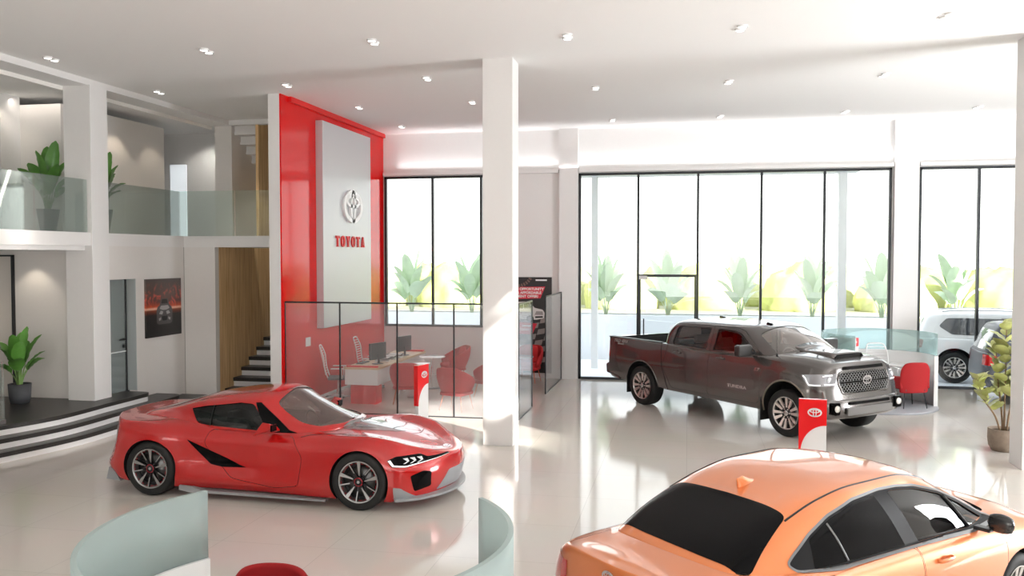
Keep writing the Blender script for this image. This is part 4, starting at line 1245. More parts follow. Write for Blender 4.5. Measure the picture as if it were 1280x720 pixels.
class Car:
    def __init__(s, name, loc, rz, scale, label, cat, low, green, cavity, sharp_low=(), sharp_g=()):
        s.root = empty(name, loc, rz, label, cat, scale=scale)
        lm = to_mesh(*hull(low, sharp=sharp_low)); gm = to_mesh(*hull(green, sharp=sharp_g))
        s.skins = [Skin(lm), Skin(gm)]
        s.lowm, s.greenm = lm, gm
        s.solid = bool_(lm, gm, 'UNION')
        s.body = s.solid
        s.cav = cavity
        if cavity is not None: s.body = bool_(s.body, cavity, 'DIFFERENCE')
        print(name, 'solid', len(s.solid.polygons), 'body', len(s.body.polygons))
    def cut(s, pm): s.body = bool_(s.body, pm, 'DIFFERENCE')
    def piece(s, name, pm, pm_gap, mats):
        r = bool_(s.body, pm, 'INTERSECT'); s.cut(pm_gap)
        shade(r, s.skins); return link_mesh(name, r, s.root, mats)
    def finish(s, mats):
        shade(s.body, s.skins); s.obj = link_mesh('body', s.body, s.root, mats); return s.obj
    def patch(s, pm, off, name, m, thick=0., d=None, parent=None):
        return patch(s.solid, s.skins, pm, off, name, m, parent or s.root, d, thick)
    def sides(s, poly, off, name, m, d0=.3, d1=1.3, thick=0., both=True):
        out = []
        for k in ((-1, 1) if both else (-1,)): out.append(s.patch(side_prism(poly, k, d0, d1), off, name, m, thick, Vector((0, k, 0))))
        return out
    def hit(s, o, d):
        best = None
        for sk in s.skins:
            r = sk.bvh.ray_cast(Vector(o), Vector(d).normalized())
            if r[0] is not None and (best is None or r[3] < best[0]): best = (r[3], r[0], sk.normal(r[0], r[2]))
        return (best[1], best[2]) if best else (None, None)
    def strip(s, pts, name, m, r=.006, dirv=(0, 1, 0), off=.0, parent=None, start=1.6):
        """thin bead laid on the surface along projected points"""
        P = []
        for p in pts:
            d = Vector(dirv); h, n = s.hit(Vector(p) - d * start, d)
            if h is not None: P.append(h + n * off)
        if len(P) < 2: print('STRIP fail', name); return None
        return MB().tube(P, r, 6).build(name, m, parent or s.root)

def lerp_line(a, b, n=12): return [tuple(np.array(a) + (np.array(b) - np.array(a)) * i / n) for i in range(n + 1)]

M_liner = mat('wheel_liner', (.008, .008, .008), .9)
M_dark = mat('cabin_dark', (.02, .018, .018), .7)
M_seatd = mat('seat_dark', (.06, .05, .05), .7)
M_alu = mat('rim_silver', (.62, .61, .60), .25, metal=.9)
M_rimd = mat('rim_dark', (.025, .025, .028), .35, metal=.4)
M_rimred = mat('rim_red_line', (.55, .01, .02), .4)
M_gloss_black = mat('gloss_black', (.003, .003, .0035), .12, spec=.12)
M_lampglass = mat('lamp_lens', (.75, .77, .8), .08, metal=.2, coat=1.0)
M_led = mat('led_white', (.95, .95, .95), .3, emit=(1, 1, 1), estr=.6)
M_redlens = mat('red_lens', (.45, .01, .01), .1, coat=1.0, emit=(1, .02, .02), estr=.06)
M_greytrim = mat('grey_trim', (.20, .205, .21), .4, metal=.3)
M_satin = mat('satin_trim', (.42, .42, .44), .3, metal=.8)
M_seam = mat('seam_black', (.006, .006, .006), .6)

def build_sports():
    xs_ = lambda a, b: a[:4] + [-1.44, -.95, -.4, .2, .8, 1.44] + b
    nose = lambda *b: list(b)
    L0 = stat([-2.2, -2.15, -2.05, -1.9, -1.44, -.95, -.4, .2, .8, 1.44, 1.8, 2.0, 2.2, 2.3], 0, .15)
    L0[0] = (-2.2, 0, .24); L0[1] = (-2.16, 0, .2)
    L1 = stat([-2.24, -2.2, -2.06, -1.92, -1.44, -.95, -.4, .2, .8, 1.44, 1.87, 2.1, 2.28, 2.36], [0, .5, .82, .91, .93, .90, .875, .875, .90, .93, .90, .72, .38, 0], [.26, .25, .22, .18, .15, .13, .13, .13, .12, .12, .12, .13, .14, .15])
    L2 = stat([-2.32, -2.28, -2.14, -1.95, -1.44, -.95, -.4, .2, .8, 1.44, 1.88, 2.14, 2.34, 2.42], [0, .52, .87, .955, .985, .975, .955, .93, .945, .98, .95, .76, .40, 0], [.36, .36, .37, .36, .32, .28, .27, .27, .28, .30, .30, .28, .27, .27])
    L3 = stat([-2.25, -2.22, -2.08, -1.92, -1.44, -.95, -.4, .2, .8, 1.44, 1.88, 2.15, 2.37, 2.45], [0, .52, .86, .965, 1.0, .93, .875, .895, .925, .985, .95, .78, .43, 0], [.55, .55, .55, .56, .58, .52, .49, .48, .49, .52, .48, .46, .45, .45])
    L4 = stat([-2.20, -2.17, -2.04, -1.9, -1.44, -.95, -.4, .2, .8, 1.44, 1.85, 2.09, 2.33, 2.43], [0, .50, .83, .945, .985, .92, .895, .89, .895, .955, .90, .73, .41, 0], [.78, .78, .78, .79, .79, .74, .71, .70, .70, .73, .67, .63, .61, .59])
    L5 = stat([-2.26, -2.22, -2.05, -1.88, -1.44, -.95, -.4, .2, .8, 1.44, 1.78, 1.99, 2.2, 2.32], [0, .45, .74, .84, .86, .79, .77, .77, .76, .80, .74, .60, .34, 0], [.99, .985, .965, .945, .93, .90, .87, .86, .855, .885, .84, .76, .68, .635])
    L6 = stat([-2.10, -2.07, -1.95, -1.8, -1.44, -.95, -.4, .2, .8, 1.44, 1.7, 1.9, 2.1, 2.25], [0, .3, .5, .55, .5, .45, .45, .45, .45, .46, .42, .34, .2, 0], [.975, .975, .965, .96, .98, 1.0, .95, .93, .90, .835, .795, .745, .685, .645])
    L7 = stat([-2.0, -1.98, -1.9, -1.75, -1.44, -.95, -.4, .2, .8, 1.44, 1.7, 1.9, 2.1, 2.22], 0, [.965, .965, .965, .975, 1.0, 1.0, .95, .95, .94, .86, .81, .755, .695, .65])
    gx = lambda d: d
    G0 = stat([-1.95, -1.9, -1.6, -1.1, -.6, -.2, .1, .35, .65, .9, 1.0], 0, .7)
    G1 = stat([-1.97, -1.92, -1.6, -1.1, -.6, -.2, .15, .45, .75, .97, 1.05], [0, .45, .62, .735, .77, .77, .765, .75, .68, .42, 0], [.94, .93, .91, .885, .87, .86, .85, .85, .86, .90, .915])
    G1b = stat([-1.95, -1.9, -1.55, -1.06, -.55, -.2, .1, .36, .68, .93, 1.02], [0, .41, .57, .68, .715, .715, .70, .675, .61, .38, 0], [.97, .97, .98, 1.02, 1.05, 1.05, 1.02, .97, .93, .935, .94])
    G2 = stat([-1.92, -1.86, -1.5, -1.0, -.5, -.2, .02, .28, .6, .88, .98], [0, .35, .5, .585, .61, .615, .605, .59, .52, .33, 0], [.985, 1.0, 1.06, 1.16, 1.22, 1.235, 1.19, 1.06, .98, .95, .95])
    G3 = stat([-1.90, -1.83, -1.45, -.95, -.47, -.15, .06, .33, .64, .88, .97], [0, .2, .30, .36, .39, .40, .39, .37, .31, .2, 0], [.99, 1.01, 1.10, 1.235, 1.305, 1.325, 1.30, 1.17, 1.04, .97, .955])
    G4 = stat([-1.88, -1.82, -1.42, -.92, -.45, -.12, .1, .38, .68, .90, .98], 0, [.99, 1.01, 1.115, 1.255, 1.33, 1.35, 1.335, 1.21, 1.065, .98, .958])
    # cabin cavity
    C0 = stat([-1.2, -1.15, -.9, -.5, -.1, .2, .5, .75, .85], 0, .28)
    Cb = stat([-1.2, -1.15, -.95, -.5, -.1, .2, .5, .75, .85], [0, .4, .6, .70, .71, .71, .68, .45, 0], [.3] * 9)
    C1 = stat([-1.25, -1.2, -1.0, -.5, -.1, .2, .5, .78, .90], [0, .42, .64, .71, .715, .71, .66, .42, 0], [.86, .86, .86, .85, .84, .83, .83, .85, .87])
    C2 = stat([-1.2, -1.15, -.95, -.48, -.15, .05, .38, .72, .84], [0, .35, .52, .565, .57, .55, .50, .33, 0], [1.03, 1.03, 1.10, 1.17, 1.18, 1.12, .99, .925, .92])
    C4 = stat([-1.18, -1.12, -.9, -.45, -.15, .08, .40, .72, .84], 0, [1.10, 1.11, 1.20, 1.28, 1.30, 1.27, 1.13, .98, .94])
    cav = to_mesh(*hull([C0, Cb, C1, C2, C4], 4, 4, sharp=(1,)))
    pm = M_redpaint = paint('car_red', (.50, .007, .007), .10, .2)
    c = Car('sports_car', (-5.134, 10.684, 0), R(-2.38), .966, 'glossy red low sports coupe parked at the left', 'car', [L0, L1, L2, L3, L4, L5, L6, L7], [G0, G1, G1b, G2, G3, G4], cav, sharp_low=(1,), sharp_g=(1,))
    PM = [pm, M_dark]
    # wheel openings
    for (x, r) in ((-1.46, .385), (1.44, .385)):
        P = [(x + r * math.cos(a), .35 + r * math.sin(a)) for a in np.linspace(0, 2 * PI, 48, endpoint=False)]
        for k in (-1, 1): c.cut(side_prism(P, k, .66, 1.3))
    win = rpoly([(-1.06, 1.11), (-.90, .925), (-.70, .905), (.02, .872), (.16, .875), (-.13, 1.205), (-.33, 1.215), (-.52, 1.19), (-.82, 1.155)], [.02, .05, .03, .03, .02, .05, .02, .02, .03])
    for k in (-1, 1): c.cut(side_prism(offset_poly(win, -.008), k, .38, 1.2))
    wsf = (( .55, 0, 1.10), (0, 1, 0), (-.86, 0, .51))
    wpoly = rpoly([(-.60, -.40), (.60, -.40), (.50, .46), (-.50, .46)], .07)
    wpoly = rpoly([(-.58, -.27), (-.34, -.42), (0, -.47), (.34, -.42), (.58, -.27), (.60, -.05), (.53, .42), (0, .49), (-.53, .42), (-.60, -.05)], .06)
    c.cut(prism_mesh(offset_poly(wpoly, -.01), *wsf, -.30, .6))
    # door
    door = rpoly([(-.66, .875), (.50, .835), (.66, .60), (.62, .25), (.30, .20), (-.30, .30), (-.55, .50), (-.70, .72)], .05)
    for k in (-1, 1):
        c.piece('door', side_prism(offset_poly(door, -.003), k, .755, 1.2), side_prism(offset_poly(door, .003), k, .75, 1.2), PM)
    # side scoop behind the door
    scoop = rpoly([(-.95, .76), (-.80, .70), (-.20, .455), (-.10, .43), (-.45, .42), (-.62, .45), (-.78, .60)], .03)
    for k in (-1, 1): pass
    c.finish([pm, M_liner])
    c.sides(scoop, .003, 'side_intake', M_gloss_black, .6, 1.2)
    # glazing
    gside = thin_glass('car_side_glass', (.22, .2, .2), ior=1.5, boost=1.3)
    for k in (-1, 1): c.patch(side_prism(win, k, .38, 1.2), -.012, 'side_window', gside, 0, Vector((0, k, 0)))
    gws = thin_glass('car_windshield_glass', (.66, .56, .52), ior=1.5, boost=1.8, veil=.22, veilcol=(.42, .30, .27))
    c.patch(prism_mesh(wpoly, *wsf, -.20, .6), -.010, 'windshield', gws, 0, Vector((.4, 0, .9)))
    pill = [(-.11, 1.215), (.10, 1.12), (.55, .865), (.12, .868)]
    c.sides(rpoly([(-.12, 1.215), (-.05, 1.215), (.40, .90), (.52, .865), (.10, .865)], .012), .002, 'pillar_cover', M_gloss_black, .38, 1.2)
    c.sides([(-.715, 1.17), (-.70, 1.17), (-.70, .90), (-.715, .90)], .0, 'window_divider', M_seam, .38, 1.2)
    c.sides(offset_poly(win, .012) , -.02, 'window_seal', M_seam, .38, 1.2) if 0 else None
    # hatch glass at the back and hood window
    c.patch(prism_mesh(rpoly([(-.36, -1.86), (.36, -1.86), (.42, -1.3), (.30, -.98), (-.30, -.98), (-.42, -1.3)], .05), (0, 0, 0), (0, 1, 0), (1, 0, 0), -1.6, -.85) if 0 else prism_mesh([(-p[1], p[0]) if 0 else (p[1], p[0]) for p in rpoly([(-.36, -1.86), (.36, -1.86), (.42, -1.3), (.30, -.98), (-.30, -.98), (-.42, -1.3)], .05)], (0, 0, 0), (1, 0, 0), (0, 1, 0), .9, 1.5), .003, 'hatch_window', mat('hatch_glass', (.03, .025, .025), .06, coat=1), 0, Vector((0, 0, 1)))
    c.patch(prism_mesh(rpoly([(.98, -.40), (1.02, .40), (1.12, .40), (1.62, .13), (1.70, 0), (1.62, -.13), (1.12, -.40)], .03), (0, 0, 0), (1, 0, 0), (0, 1, 0), .7, 1.3), .003, 'hood_window', mat('hood_glass', (.16, .15, .15), .08, coat=1), 0, Vector((0, 0, 1)))
    for y in (-.22, .0, .22):
        c.patch(prism_mesh(rpoly([(1.10, y - .03), (1.34, y + .06), (1.35, y + .09), (1.10, y)], .01), (0, 0, 0), (1, 0, 0), (0, 1, 0), .7, 1.3), .006, 'hood_rib', M_satin, 0, Vector((0, 0, 1)))
    # roof panel black line / double bubble
    # headlights
    hl = rpoly([(1.80, .63), (1.86, .555), (2.02, .545), (2.44, .625), (2.20, .635), (2.12, .675), (1.90, .675)], .015)
    fr_ = ((0, 0, 0), (1, 0, 0), (0, 0, 1))
    c.sides(hl, .002, 'headlight', M_gloss_black, .25, 1.2)
    c.sides(rpoly([(1.81, .625), (1.875, .56), (2.02, .548), (2.42, .622), (2.02, .562), (1.89, .575), (1.84, .635)], .004), .005, 'light_strip', M_led, .25, 1.2)
    for q in range(3):
        x = 1.97 + q * .065
        c.sides([(x, .645), (x + .045, .645), (x + .07, .61), (x + .035, .585), (x + .015, .585), (x + .05, .61)], .005, 'light_strip', M_lampglass, .25, 1.2)
    # front intakes and grey splitter
    c.sides(rpoly([(2.07, .44), (2.20, .49), (2.27, .46), (2.25, .28), (2.10, .24)], .02), .002, 'front_intake', M_gloss_black, .2, 1.1)
    M_split = mat('splitter_grey', (.30, .31, .32), .45)
    c.sides(rpoly([(1.88, .115), (1.885, .31), (1.97, .30), (2.10, .18), (2.18, .165), (2.18, .115)], .01), .004, 'splitter', M_split, .3, 1.2)
    sp = MB(); rows = []
    prof = [(1.88, .93), (2.02, .86), (2.16, .73), (2.28, .55), (2.36, .38), (2.41, .18), (2.42, 0)]
    prof = spl(prof, 4, False); prof = prof + [(x, -y) for x, y in prof[::-1][1:]]
    for x, y in prof: rows.append([(x + .03, y * 1.02, .135), (x + .035, y * 1.02, .165), (x - .10, y * .93, .185), (x - .16, y * .9, .12)])
    sp.grid(rows, closed_v=True, smooth=False).build('splitter', M_split, c.root, fix=True)
    c.patch(prism_mesh(rpoly([(-.50, .20), (.50, .20), (.34, .43), (-.34, .43)], .04), (0, 0, 0), (0, 1, 0), (0, 0, 1), 1.9, 2.8), .003, 'lower_grille', M_split, 0, Vector((1, 0, 0)))
    # side skirt, rear diffuser, tail lamp
    for k in (-1, 1):
        MB().prism(rpoly([(-1.04, .105), (-1.04, .165), (-.86, .155), (-.70, .12), (1.0, .10), (1.0, .082), (-.9, .082)], .004), min(k * .86, k * .955), max(k * .86, k * .955), 'y').build('side_skirt', M_split, c.root)
        MB().prism([(-2.16, .17), (-1.95, .15), (-2.05, .30), (-2.12, .33)], min(k * .78, k * .90), max(k * .78, k * .90), 'y').build('rear_diffuser', M_split, c.root)
    c.sides(rpoly([(-2.12, .86), (-2.0, .88), (-1.98, .78), (-2.1, .70)], .02), .003, 'tail_light', M_lampglass, .5, 1.2)
    # mirror
    for k in (-1, 1):
        m = MB(); vs = []
        A = [(.30, .72, .90), (.22, .74, .88)]
        pr = [[(.20, k * .78, .87), (.30, k * .78, .89), (.30, k * .78, .915), (.20, k * .78, .90)],
              [(.13, k * .90, .865), (.31, k * .90, .93), (.32, k * .90, .985), (.15, k * .90, .93)],
              [(.05, k * 1.02, .865), (.30, k * 1.04, .955), (.31, k * 1.04, 1.03), (.20, k * 1.03, 1.045)]]
        m.grid([[*p] for p in pr], closed_v=True, smooth=False)
        m.add(pr[-1], [(0, 1, 2, 3)], False); m.add(pr[0], [(3, 2, 1, 0)], False)
        m.build('side_mirror', pm, c.root, fix=True, bevel=.006)
        MB().box(.305, .325, min(k * .91, k * 1.03), max(k * .91, k * 1.03), .93, 1.01).build('mirror_backing', M_gloss_black, c.root)
    # wheels
    for x in (-1.46, 1.44):
        for k in (-1, 1): wheel(c.root, (x, k * .975, .355), k, .355, .26, .262, 'turbine', [mat('rim_edge', (.4, .4, .4), .3, metal=.8), M_rimd, mat('rim_blade', (.42, .42, .42), .3, metal=.8), M_rimred], M_liner)
    # emblem on the nose
    h, n = c.hit((2.26, -.0, 2), (0, 0, -1))
    e = emblem_mb(MB(), .14, frame(h + n * .004, (0, 1, 0), n.cross(Vector((0, 1, 0)))), .004, .08, 24).build('emblem', M_chrome, c.root, fix=True)
    # hood crease line
    c.strip([(.62 + .5 * t, -(.74 - .08 * t), 0) for t in np.linspace(0, 1, 12)], 'hood_seam', M_seam, .004, (0, 0, -1), 0, start=-0 - 2) if 0 else None
    c.strip([(x, -y, 1.6) for x, y in spl([(.60, .80), (.75, .745), (.95, .69), (1.15, .655)], 5, False)], 'hood_seam', M_seam, .005, (0, 0, -1), -.001, start=.0)
    # cabin
    seat(c.root, -.25, -.36, .32, M_seatd, .23, .55); seat(c.root, -.25, .36, .32, M_seatd, .23, .55)
    MB().prism(rpoly([(.35, .45), (.85, .45), (.8, .82), (.5, .84), (.36, .76)], .05), -.66, .66, 'y').build('dashboard', M_dark, c.root)
    MB().tube([(.18 - .05 * math.sin(a), .36 + .17 * math.cos(a), .80 + .15 * math.sin(a)) for a in np.linspace(0, 2 * PI, 24, endpoint=False)], .014, 8, True).build('steering_wheel', M_black, c.root)
    MB().box(-1.4, -.5, -.6, .6, .3, .62).build('rear_shelf', M_dark, c.root)
    return c

def build_truck():
    X = lambda a, b: a + [-1.74, -1.05, -.2, .7, 1.4, 1.95] + b
    T0 = stat(X([-2.80, -2.8, -2.78, -2.6], [2.4, 2.55, 2.62, 2.64]), 0, .40)
    T1 = stat(X([-2.86, -2.86, -2.82, -2.6], [2.45, 2.66, 2.73, 2.75]), [0, .6, .88, .90, .92, .92, .92, .92, .92, .92, .90, .84, .5, 0], [.48, .48, .47, .44, .42, .40, .39, .38, .37, .37, .39, .40, .40, .40])
    T2 = stat(X([-2.90, -2.90, -2.86, -2.6], [2.45, 2.70, 2.79, 2.81]), [0, .62, .93, .95, .975, .965, .965, .965, .965, .985, .965, .90, .55, 0], [.60] * 14)
    T3 = stat(X([-2.86, -2.86, -2.83, -2.6], [2.45, 2.68, 2.76, 2.785]), [0, .62, .94, .97, .99, .97, .965, .965, .97, .995, .98, .90, .55, 0], [.83] * 14)
    T4 = stat(X([-2.84, -2.84, -2.81, -2.6], [2.44, 2.64, 2.73, 2.75]), [0, .62, .93, .955, .97, .955, .95, .95, .95, .965, .945, .86, .55, 0], [1.07, 1.07, 1.07, 1.07, 1.07, 1.06, 1.06, 1.06, 1.06, 1.06, 1.03, 1.02, 1.03, 1.04])
    T5 = stat(X([-2.86, -2.86, -2.83, -2.6], [2.42, 2.60, 2.70, 2.72]), [0, .60, .915, .935, .94, .93, .91, .90, .885, .885, .865, .82, .54, 0], [1.295, 1.295, 1.29, 1.29, 1.295, 1.29, 1.24, 1.24, 1.27, 1.25, 1.20, 1.17, 1.215, 1.225])
    T6 = stat(X([-2.83, -2.83, -2.8, -2.58], [2.40, 2.58, 2.675, 2.695]), [0, .5, .84, .86, .87, .86, .80, .75, .72, .70, .66, .62, .42, 0], [1.30, 1.30, 1.30, 1.30, 1.305, 1.30, 1.3, 1.3, 1.34, 1.34, 1.305, 1.27, 1.268, 1.268])
    T7 = stat(X([-2.80, -2.80, -2.78, -2.56], [2.38, 2.54, 2.635, 2.655]), 0, [1.30, 1.30, 1.30, 1.30, 1.30, 1.30, 1.3, 1.36, 1.40, 1.385, 1.34, 1.30, 1.285, 1.283])
    H0 = stat([-1.1, -1.1, -1.05, -.9, -.3, .3, .8, 1.15, 1.5, 1.7, 1.8], 0, 1.0)
    H1 = stat([-1.17, -1.16, -1.13, -.95, -.3, .3, .8, 1.15, 1.5, 1.76, 1.86], [0, .62, .86, .905, .91, .91, .90, .88, .84, .55, 0], [1.27, 1.27, 1.26, 1.25, 1.23, 1.23, 1.24, 1.26, 1.29, 1.34, 1.37])
    H2 = stat([-1.15, -1.14, -1.10, -.92, -.3, .3, .78, 1.10, 1.36, 1.62, 1.72], [0, .58, .80, .845, .85, .845, .83, .80, .745, .5, 0], [1.5, 1.5, 1.5, 1.5, 1.5, 1.5, 1.5, 1.48, 1.45, 1.45, 1.46])
    H3 = stat([-1.08, -1.07, -1.0, -.85, -.3, .3, .72, .96, 1.12, 1.34, 1.42], [0, .52, .70, .755, .76, .755, .74, .71, .65, .42, 0], [1.68, 1.68, 1.68, 1.70, 1.715, 1.715, 1.70, 1.665, 1.62, 1.63, 1.64])
    H4 = stat([-1.0, -1.0, -.95, -.8, -.3, .3, .68, .88, 1.0, 1.14, 1.18], [0, .34, .5, .56, .58, .58, .56, .53, .46, .28, 0], [1.735, 1.735, 1.745, 1.76, 1.775, 1.775, 1.77, 1.755, 1.735, 1.735, 1.74])
    H5 = stat([-.98, -.97, -.92, -.78, -.3, .3, .68, .90, 1.0, 1.08, 1.11], 0, [1.745, 1.75, 1.765, 1.785, 1.80, 1.80, 1.79, 1.78, 1.77, 1.76, 1.755])
    C0 = stat([-1.08, -1.06, -1.0, -.3, .5, 1.0, 1.35, 1.5, 1.56], 0, .55)
    Cb = stat([-1.08, -1.06, -1.0, -.3, .5, 1.0, 1.35, 1.5, 1.56], [0, .6, .8, .86, .86, .86, .8, .5, 0], .58)
    C1 = stat([-1.10, -1.08, -1.04, -.3, .5, 1.0, 1.38, 1.58, 1.68], [0, .6, .80, .86, .86, .85, .79, .5, 0], [1.24, 1.24, 1.23, 1.22, 1.22, 1.23, 1.25, 1.28, 1.29])
    C2 = stat([-1.08, -1.06, -1.02, -.3, .45, .80, 1.20, 1.48, 1.58], [0, .55, .745, .80, .80, .78, .71, .46, 0], [1.5, 1.5, 1.5, 1.5, 1.5, 1.5, 1.46, 1.43, 1.43])
    C3 = stat([-1.0, -.99, -.93, -.3, .42, .72, 1.02, 1.24, 1.31], [0, .48, .65, .705, .70, .68, .60, .38, 0], [1.66, 1.66, 1.67, 1.68, 1.68, 1.66, 1.60, 1.60, 1.60])
    C5 = stat([-.94, -.92, -.85, -.3, .42, .70, .88, 1.0, 1.04], 0, [1.71, 1.72, 1.735, 1.755, 1.755, 1.745, 1.73, 1.715, 1.71])
    cav = to_mesh(*hull([C0, Cb, C1, C2, C3, C5], 4, 4, sharp=(1,)))
    pt = paint('truck_grey', (.135, .124, .119), .8, .25)
    c = Car('pickup_truck', (.98, 17.20, 0), R(-47.3), 1.0, 'dark grey four-door pickup truck in front of the tall windows', 'pickup truck',
            [T0, T1, T2, T3, T4, T5, T6, T7], [H0, H1, H2, H3, H4, H5], cav, sharp_low=(1, 5), sharp_g=(1,))
    PM = [pt, M_dark]
    # cargo bed
    c.cut(prism_mesh(rrect(-2.74, -1.22, -.80, .80, .05), (0, 0, 0), (1, 0, 0), (0, 1, 0), .78, 1.6))
    for (x, r, zc) in ((-1.74, .47, .42), (1.95, .49, .44)):
        P = [(x + r * math.cos(a), zc + r * math.sin(a)) for a in np.linspace(0, 2 * PI, 48, endpoint=False)]
        for k in (-1, 1): c.cut(side_prism(P, k, .62, 1.3))
    wr_ = rpoly([(-.90, 1.31), (-.82, 1.655), (.055, 1.67), (.03, 1.285)], [.07, .07, .03, .05])
    wf_ = rpoly([(.20, 1.285), (.24, 1.67), (.62, 1.665), (.80, 1.62), (1.22, 1.30)], [.03, .03, .05, .06, .05])
    for k in (-1, 1):
        for w in (wr_, wf_): c.cut(side_prism(offset_poly(w, -.012), k, .55, 1.2))
    wsf = ((1.38, 0, 1.57), (0, 1, 0), (-.83, 0, .55))
    wp = rpoly([(-.78, -.33), (-.4, -.42), (0, -.44), (.4, -.42), (.78, -.33), (.66, .27), (0, .335), (-.66, .27)], .07)
    c.cut(prism_mesh(offset_poly(wp, -.012), *wsf, -.3, .6))
    c.cut(prism_mesh(rpoly([(-.6, 1.32), (.6, 1.32), (.52, 1.62), (-.52, 1.62)], .06), (0, 0, 0), (0, 1, 0), (0, 0, 1), -1.3, -.9))
    dr_ = rpoly([(-1.00, 1.22), (-.93, 1.66), (-.84, 1.70), (.13, 1.715), (.12, .46), (-.88, .46), (-.95, .62), (-1.12, .85)], [.03, .06, .04, .01, .05, .06, .05, .08])
    df_ = rpoly([(.13, 1.715), (.70, 1.71), (.86, 1.67), (1.33, 1.29), (1.38, 1.1), (1.38, .55), (1.30, .46), (.12, .46)], [.01, .05, .05, .04, .05, .06, .06, .05])
    def ring_cut(poly): 
        return poly
    doors = []
    for k in (-1, 1):
        for nm, P in (('rear_door', dr_), ('front_door', df_)):
            c.piece(nm, side_prism(offset_poly(P, -.004), k, .69, 1.2), side_prism(offset_poly(P, .004), k, .68, 1.2), PM)
    c.cut(side_prism([(-1.17, 1.4), (-1.155, 1.4), (-1.155, 1.15), (-1.12, .85), (-1.02, .62), (-.98, .40), (-.998, .40), (-1.04, .62), (-1.135, .85), (-1.17, 1.15)], -1, .88, 1.2))
    c.finish([pt, M_liner])
    # bed liner
    b = MB(); b.box(-2.74, -1.22, -.80, .80, .785, .80)
    for i in range(14): b.box(-2.7, -1.26, -.76 + i * .114, -.71 + i * .114, .80, .812)
    b.box(-2.739, -1.221, -.799, -.785, .80, 1.27).box(-2.739, -1.221, .785, .799, .80, 1.27).box(-2.739, -2.72, -.79, .79, .80, 1.27).box(-1.24, -1.221, -.79, .79, .80, 1.27)
    b.build('bed_liner', mat('liner_black', (.02, .022, .022), .5), c.root)
    MB().box(-2.84, -1.2, -.93, -.80, 1.293, 1.312).box(-2.84, -1.2, .80, .93, 1.293, 1.312).build('bed_rail', mat('rail_black', (.03, .03, .03), .45), c.root, bevel=.005)
    g1 = thin_glass('truck_glass', (.62, .58, .56), ior=1.5, boost=1.8)
    for k in (-1, 1):
        for w in (wr_, wf_): c.patch(side_prism(w, k, .55, 1.2), -.014, 'side_window', g1, 0, Vector((0, k, 0)))
    c.patch(prism_mesh(wp, *wsf, -.2, .6), -.01, 'windshield', thin_glass('truck_windshield_glass', (.80, .74, .70), ior=1.5, boost=3.4, veil=.16, veilcol=(.75, .66, .60)), 0, Vector((.5, 0, .8)))
    c.patch(prism_mesh(rpoly([(-.61, 1.31), (.61, 1.31), (.53, 1.63), (-.53, 1.63)], .06), (0, 0, 0), (0, 1, 0), (0, 0, 1), -1.3, -.9), -.01, 'rear_window', g1, 0, Vector((-1, 0, 0)))
    # window frames
    for k in (-1,): 
        for w in (wr_, wf_):
            c.strip([(p[0], -1.6, p[1]) for p in w + [w[0]]], 'window_seal', M_black, .009, (0, 1, 0), -.002, start=0)
    # arch mouldings
    for k in (-1, 1):
        for x, zc, r in ((1.95, .44, .50), (-1.74, .42, .48)):
            pts = [(x + r * math.cos(a), k * 1.6, zc + r * math.sin(a)) for a in np.linspace(R(-8), R(188), 30)]
            c.strip(pts, 'arch_moulding', paint('moulding_tan', (.20, .165, .13), .3, .4) if x > 0 else pt, .016, (0, -k, 0), -.004, start=0)
    # hood scoop and shoulders
    for k in (-1, 1): pass
    sc = MB(); rows = []
    for t in np.linspace(0, 1, 10):
        x = 1.66 + .78 * t; w_ = .40 - .02 * t
        zb = c.hit((x, 0, 2.2), (0, 0, -1))[0].z
        hh = .005 + .055 * t
        row = []
        for s_ in np.linspace(-1, 1, 13):
            zz = c.hit((x, s_ * w_, 2.2), (0, 0, -1))[0].z
            e = min(1, (1 - abs(s_)) * 7); row.append((x, s_ * w_, zz + hh * e))
        rows.append(row)
    sc.grid(rows, flip=False); lastr = rows[-1]
    sc.build('hood_scoop', pt, c.root, solid=.012, off=-1)
    mo = MB(); mo.add([(lastr[1][0] - .004, lastr[1][1], lastr[0][2]), (lastr[-2][0] - .004, lastr[-2][1], lastr[0][2]), (lastr[-2][0] - .004, lastr[-2][1], lastr[6][2] - .012), (lastr[1][0] - .004, lastr[1][1], lastr[6][2] - .012)], [(0, 1, 2, 3)])
    x9 = lastr[0][0]
    MB().box(x9 - .05, x9 - .012, -.30, .30, lastr[6][2] - .058, lastr[6][2] - .014).build('scoop_mouth', M_liner, c.root)
    # front: grille, lamps, bumper
    F = Vector((1, 0, 0))
    fp = lambda P: prism_mesh(P, (0, 0, 0), (0, 1, 0), (0, 0, 1), 1.8, 3.2)
    gr = rpoly([(-.58, 1.13), (.58, 1.13), (.64, .98), (.56, .79), (-.56, .79), (-.64, .98)], .05)
    c.patch(fp(gr), .004, 'grille', M_gloss_black, 0, F)
    c.patch(fp(rpoly([(-.52, 1.165), (.52, 1.165), (.50, 1.215), (-.50, 1.215)], .015)), .004, 'hood_slot', M_gloss_black, 0, F)
    def onf(y, z, off=.01):
        h, n = c.hit((3.4, y, z), (-1, 0, 0)); return h + n * off if h is not None else None
    mesh_ = MB()
    ins = lambda y, z: (.80 < z < 1.12) and abs(y) < (.56 + .06 * (1 - abs(z - .96) / .17))
    dy, dz = .066, .033
    for i in range(-11, 12):
        for j in range(0, 11):
            y = i * dy + (dy / 2 if j % 2 else 0); z = .80 + j * dz
            if not ins(y, z): continue
            P = [onf(y + dy * .44 * math.cos(a), z + dz * .80 * math.sin(a), .012) for a in (0, PI / 3, 2 * PI / 3, PI, 4 * PI / 3, 5 * PI / 3)]
            if all(p is not None for p in P): mesh_.tube(P, .0034, 4, True)
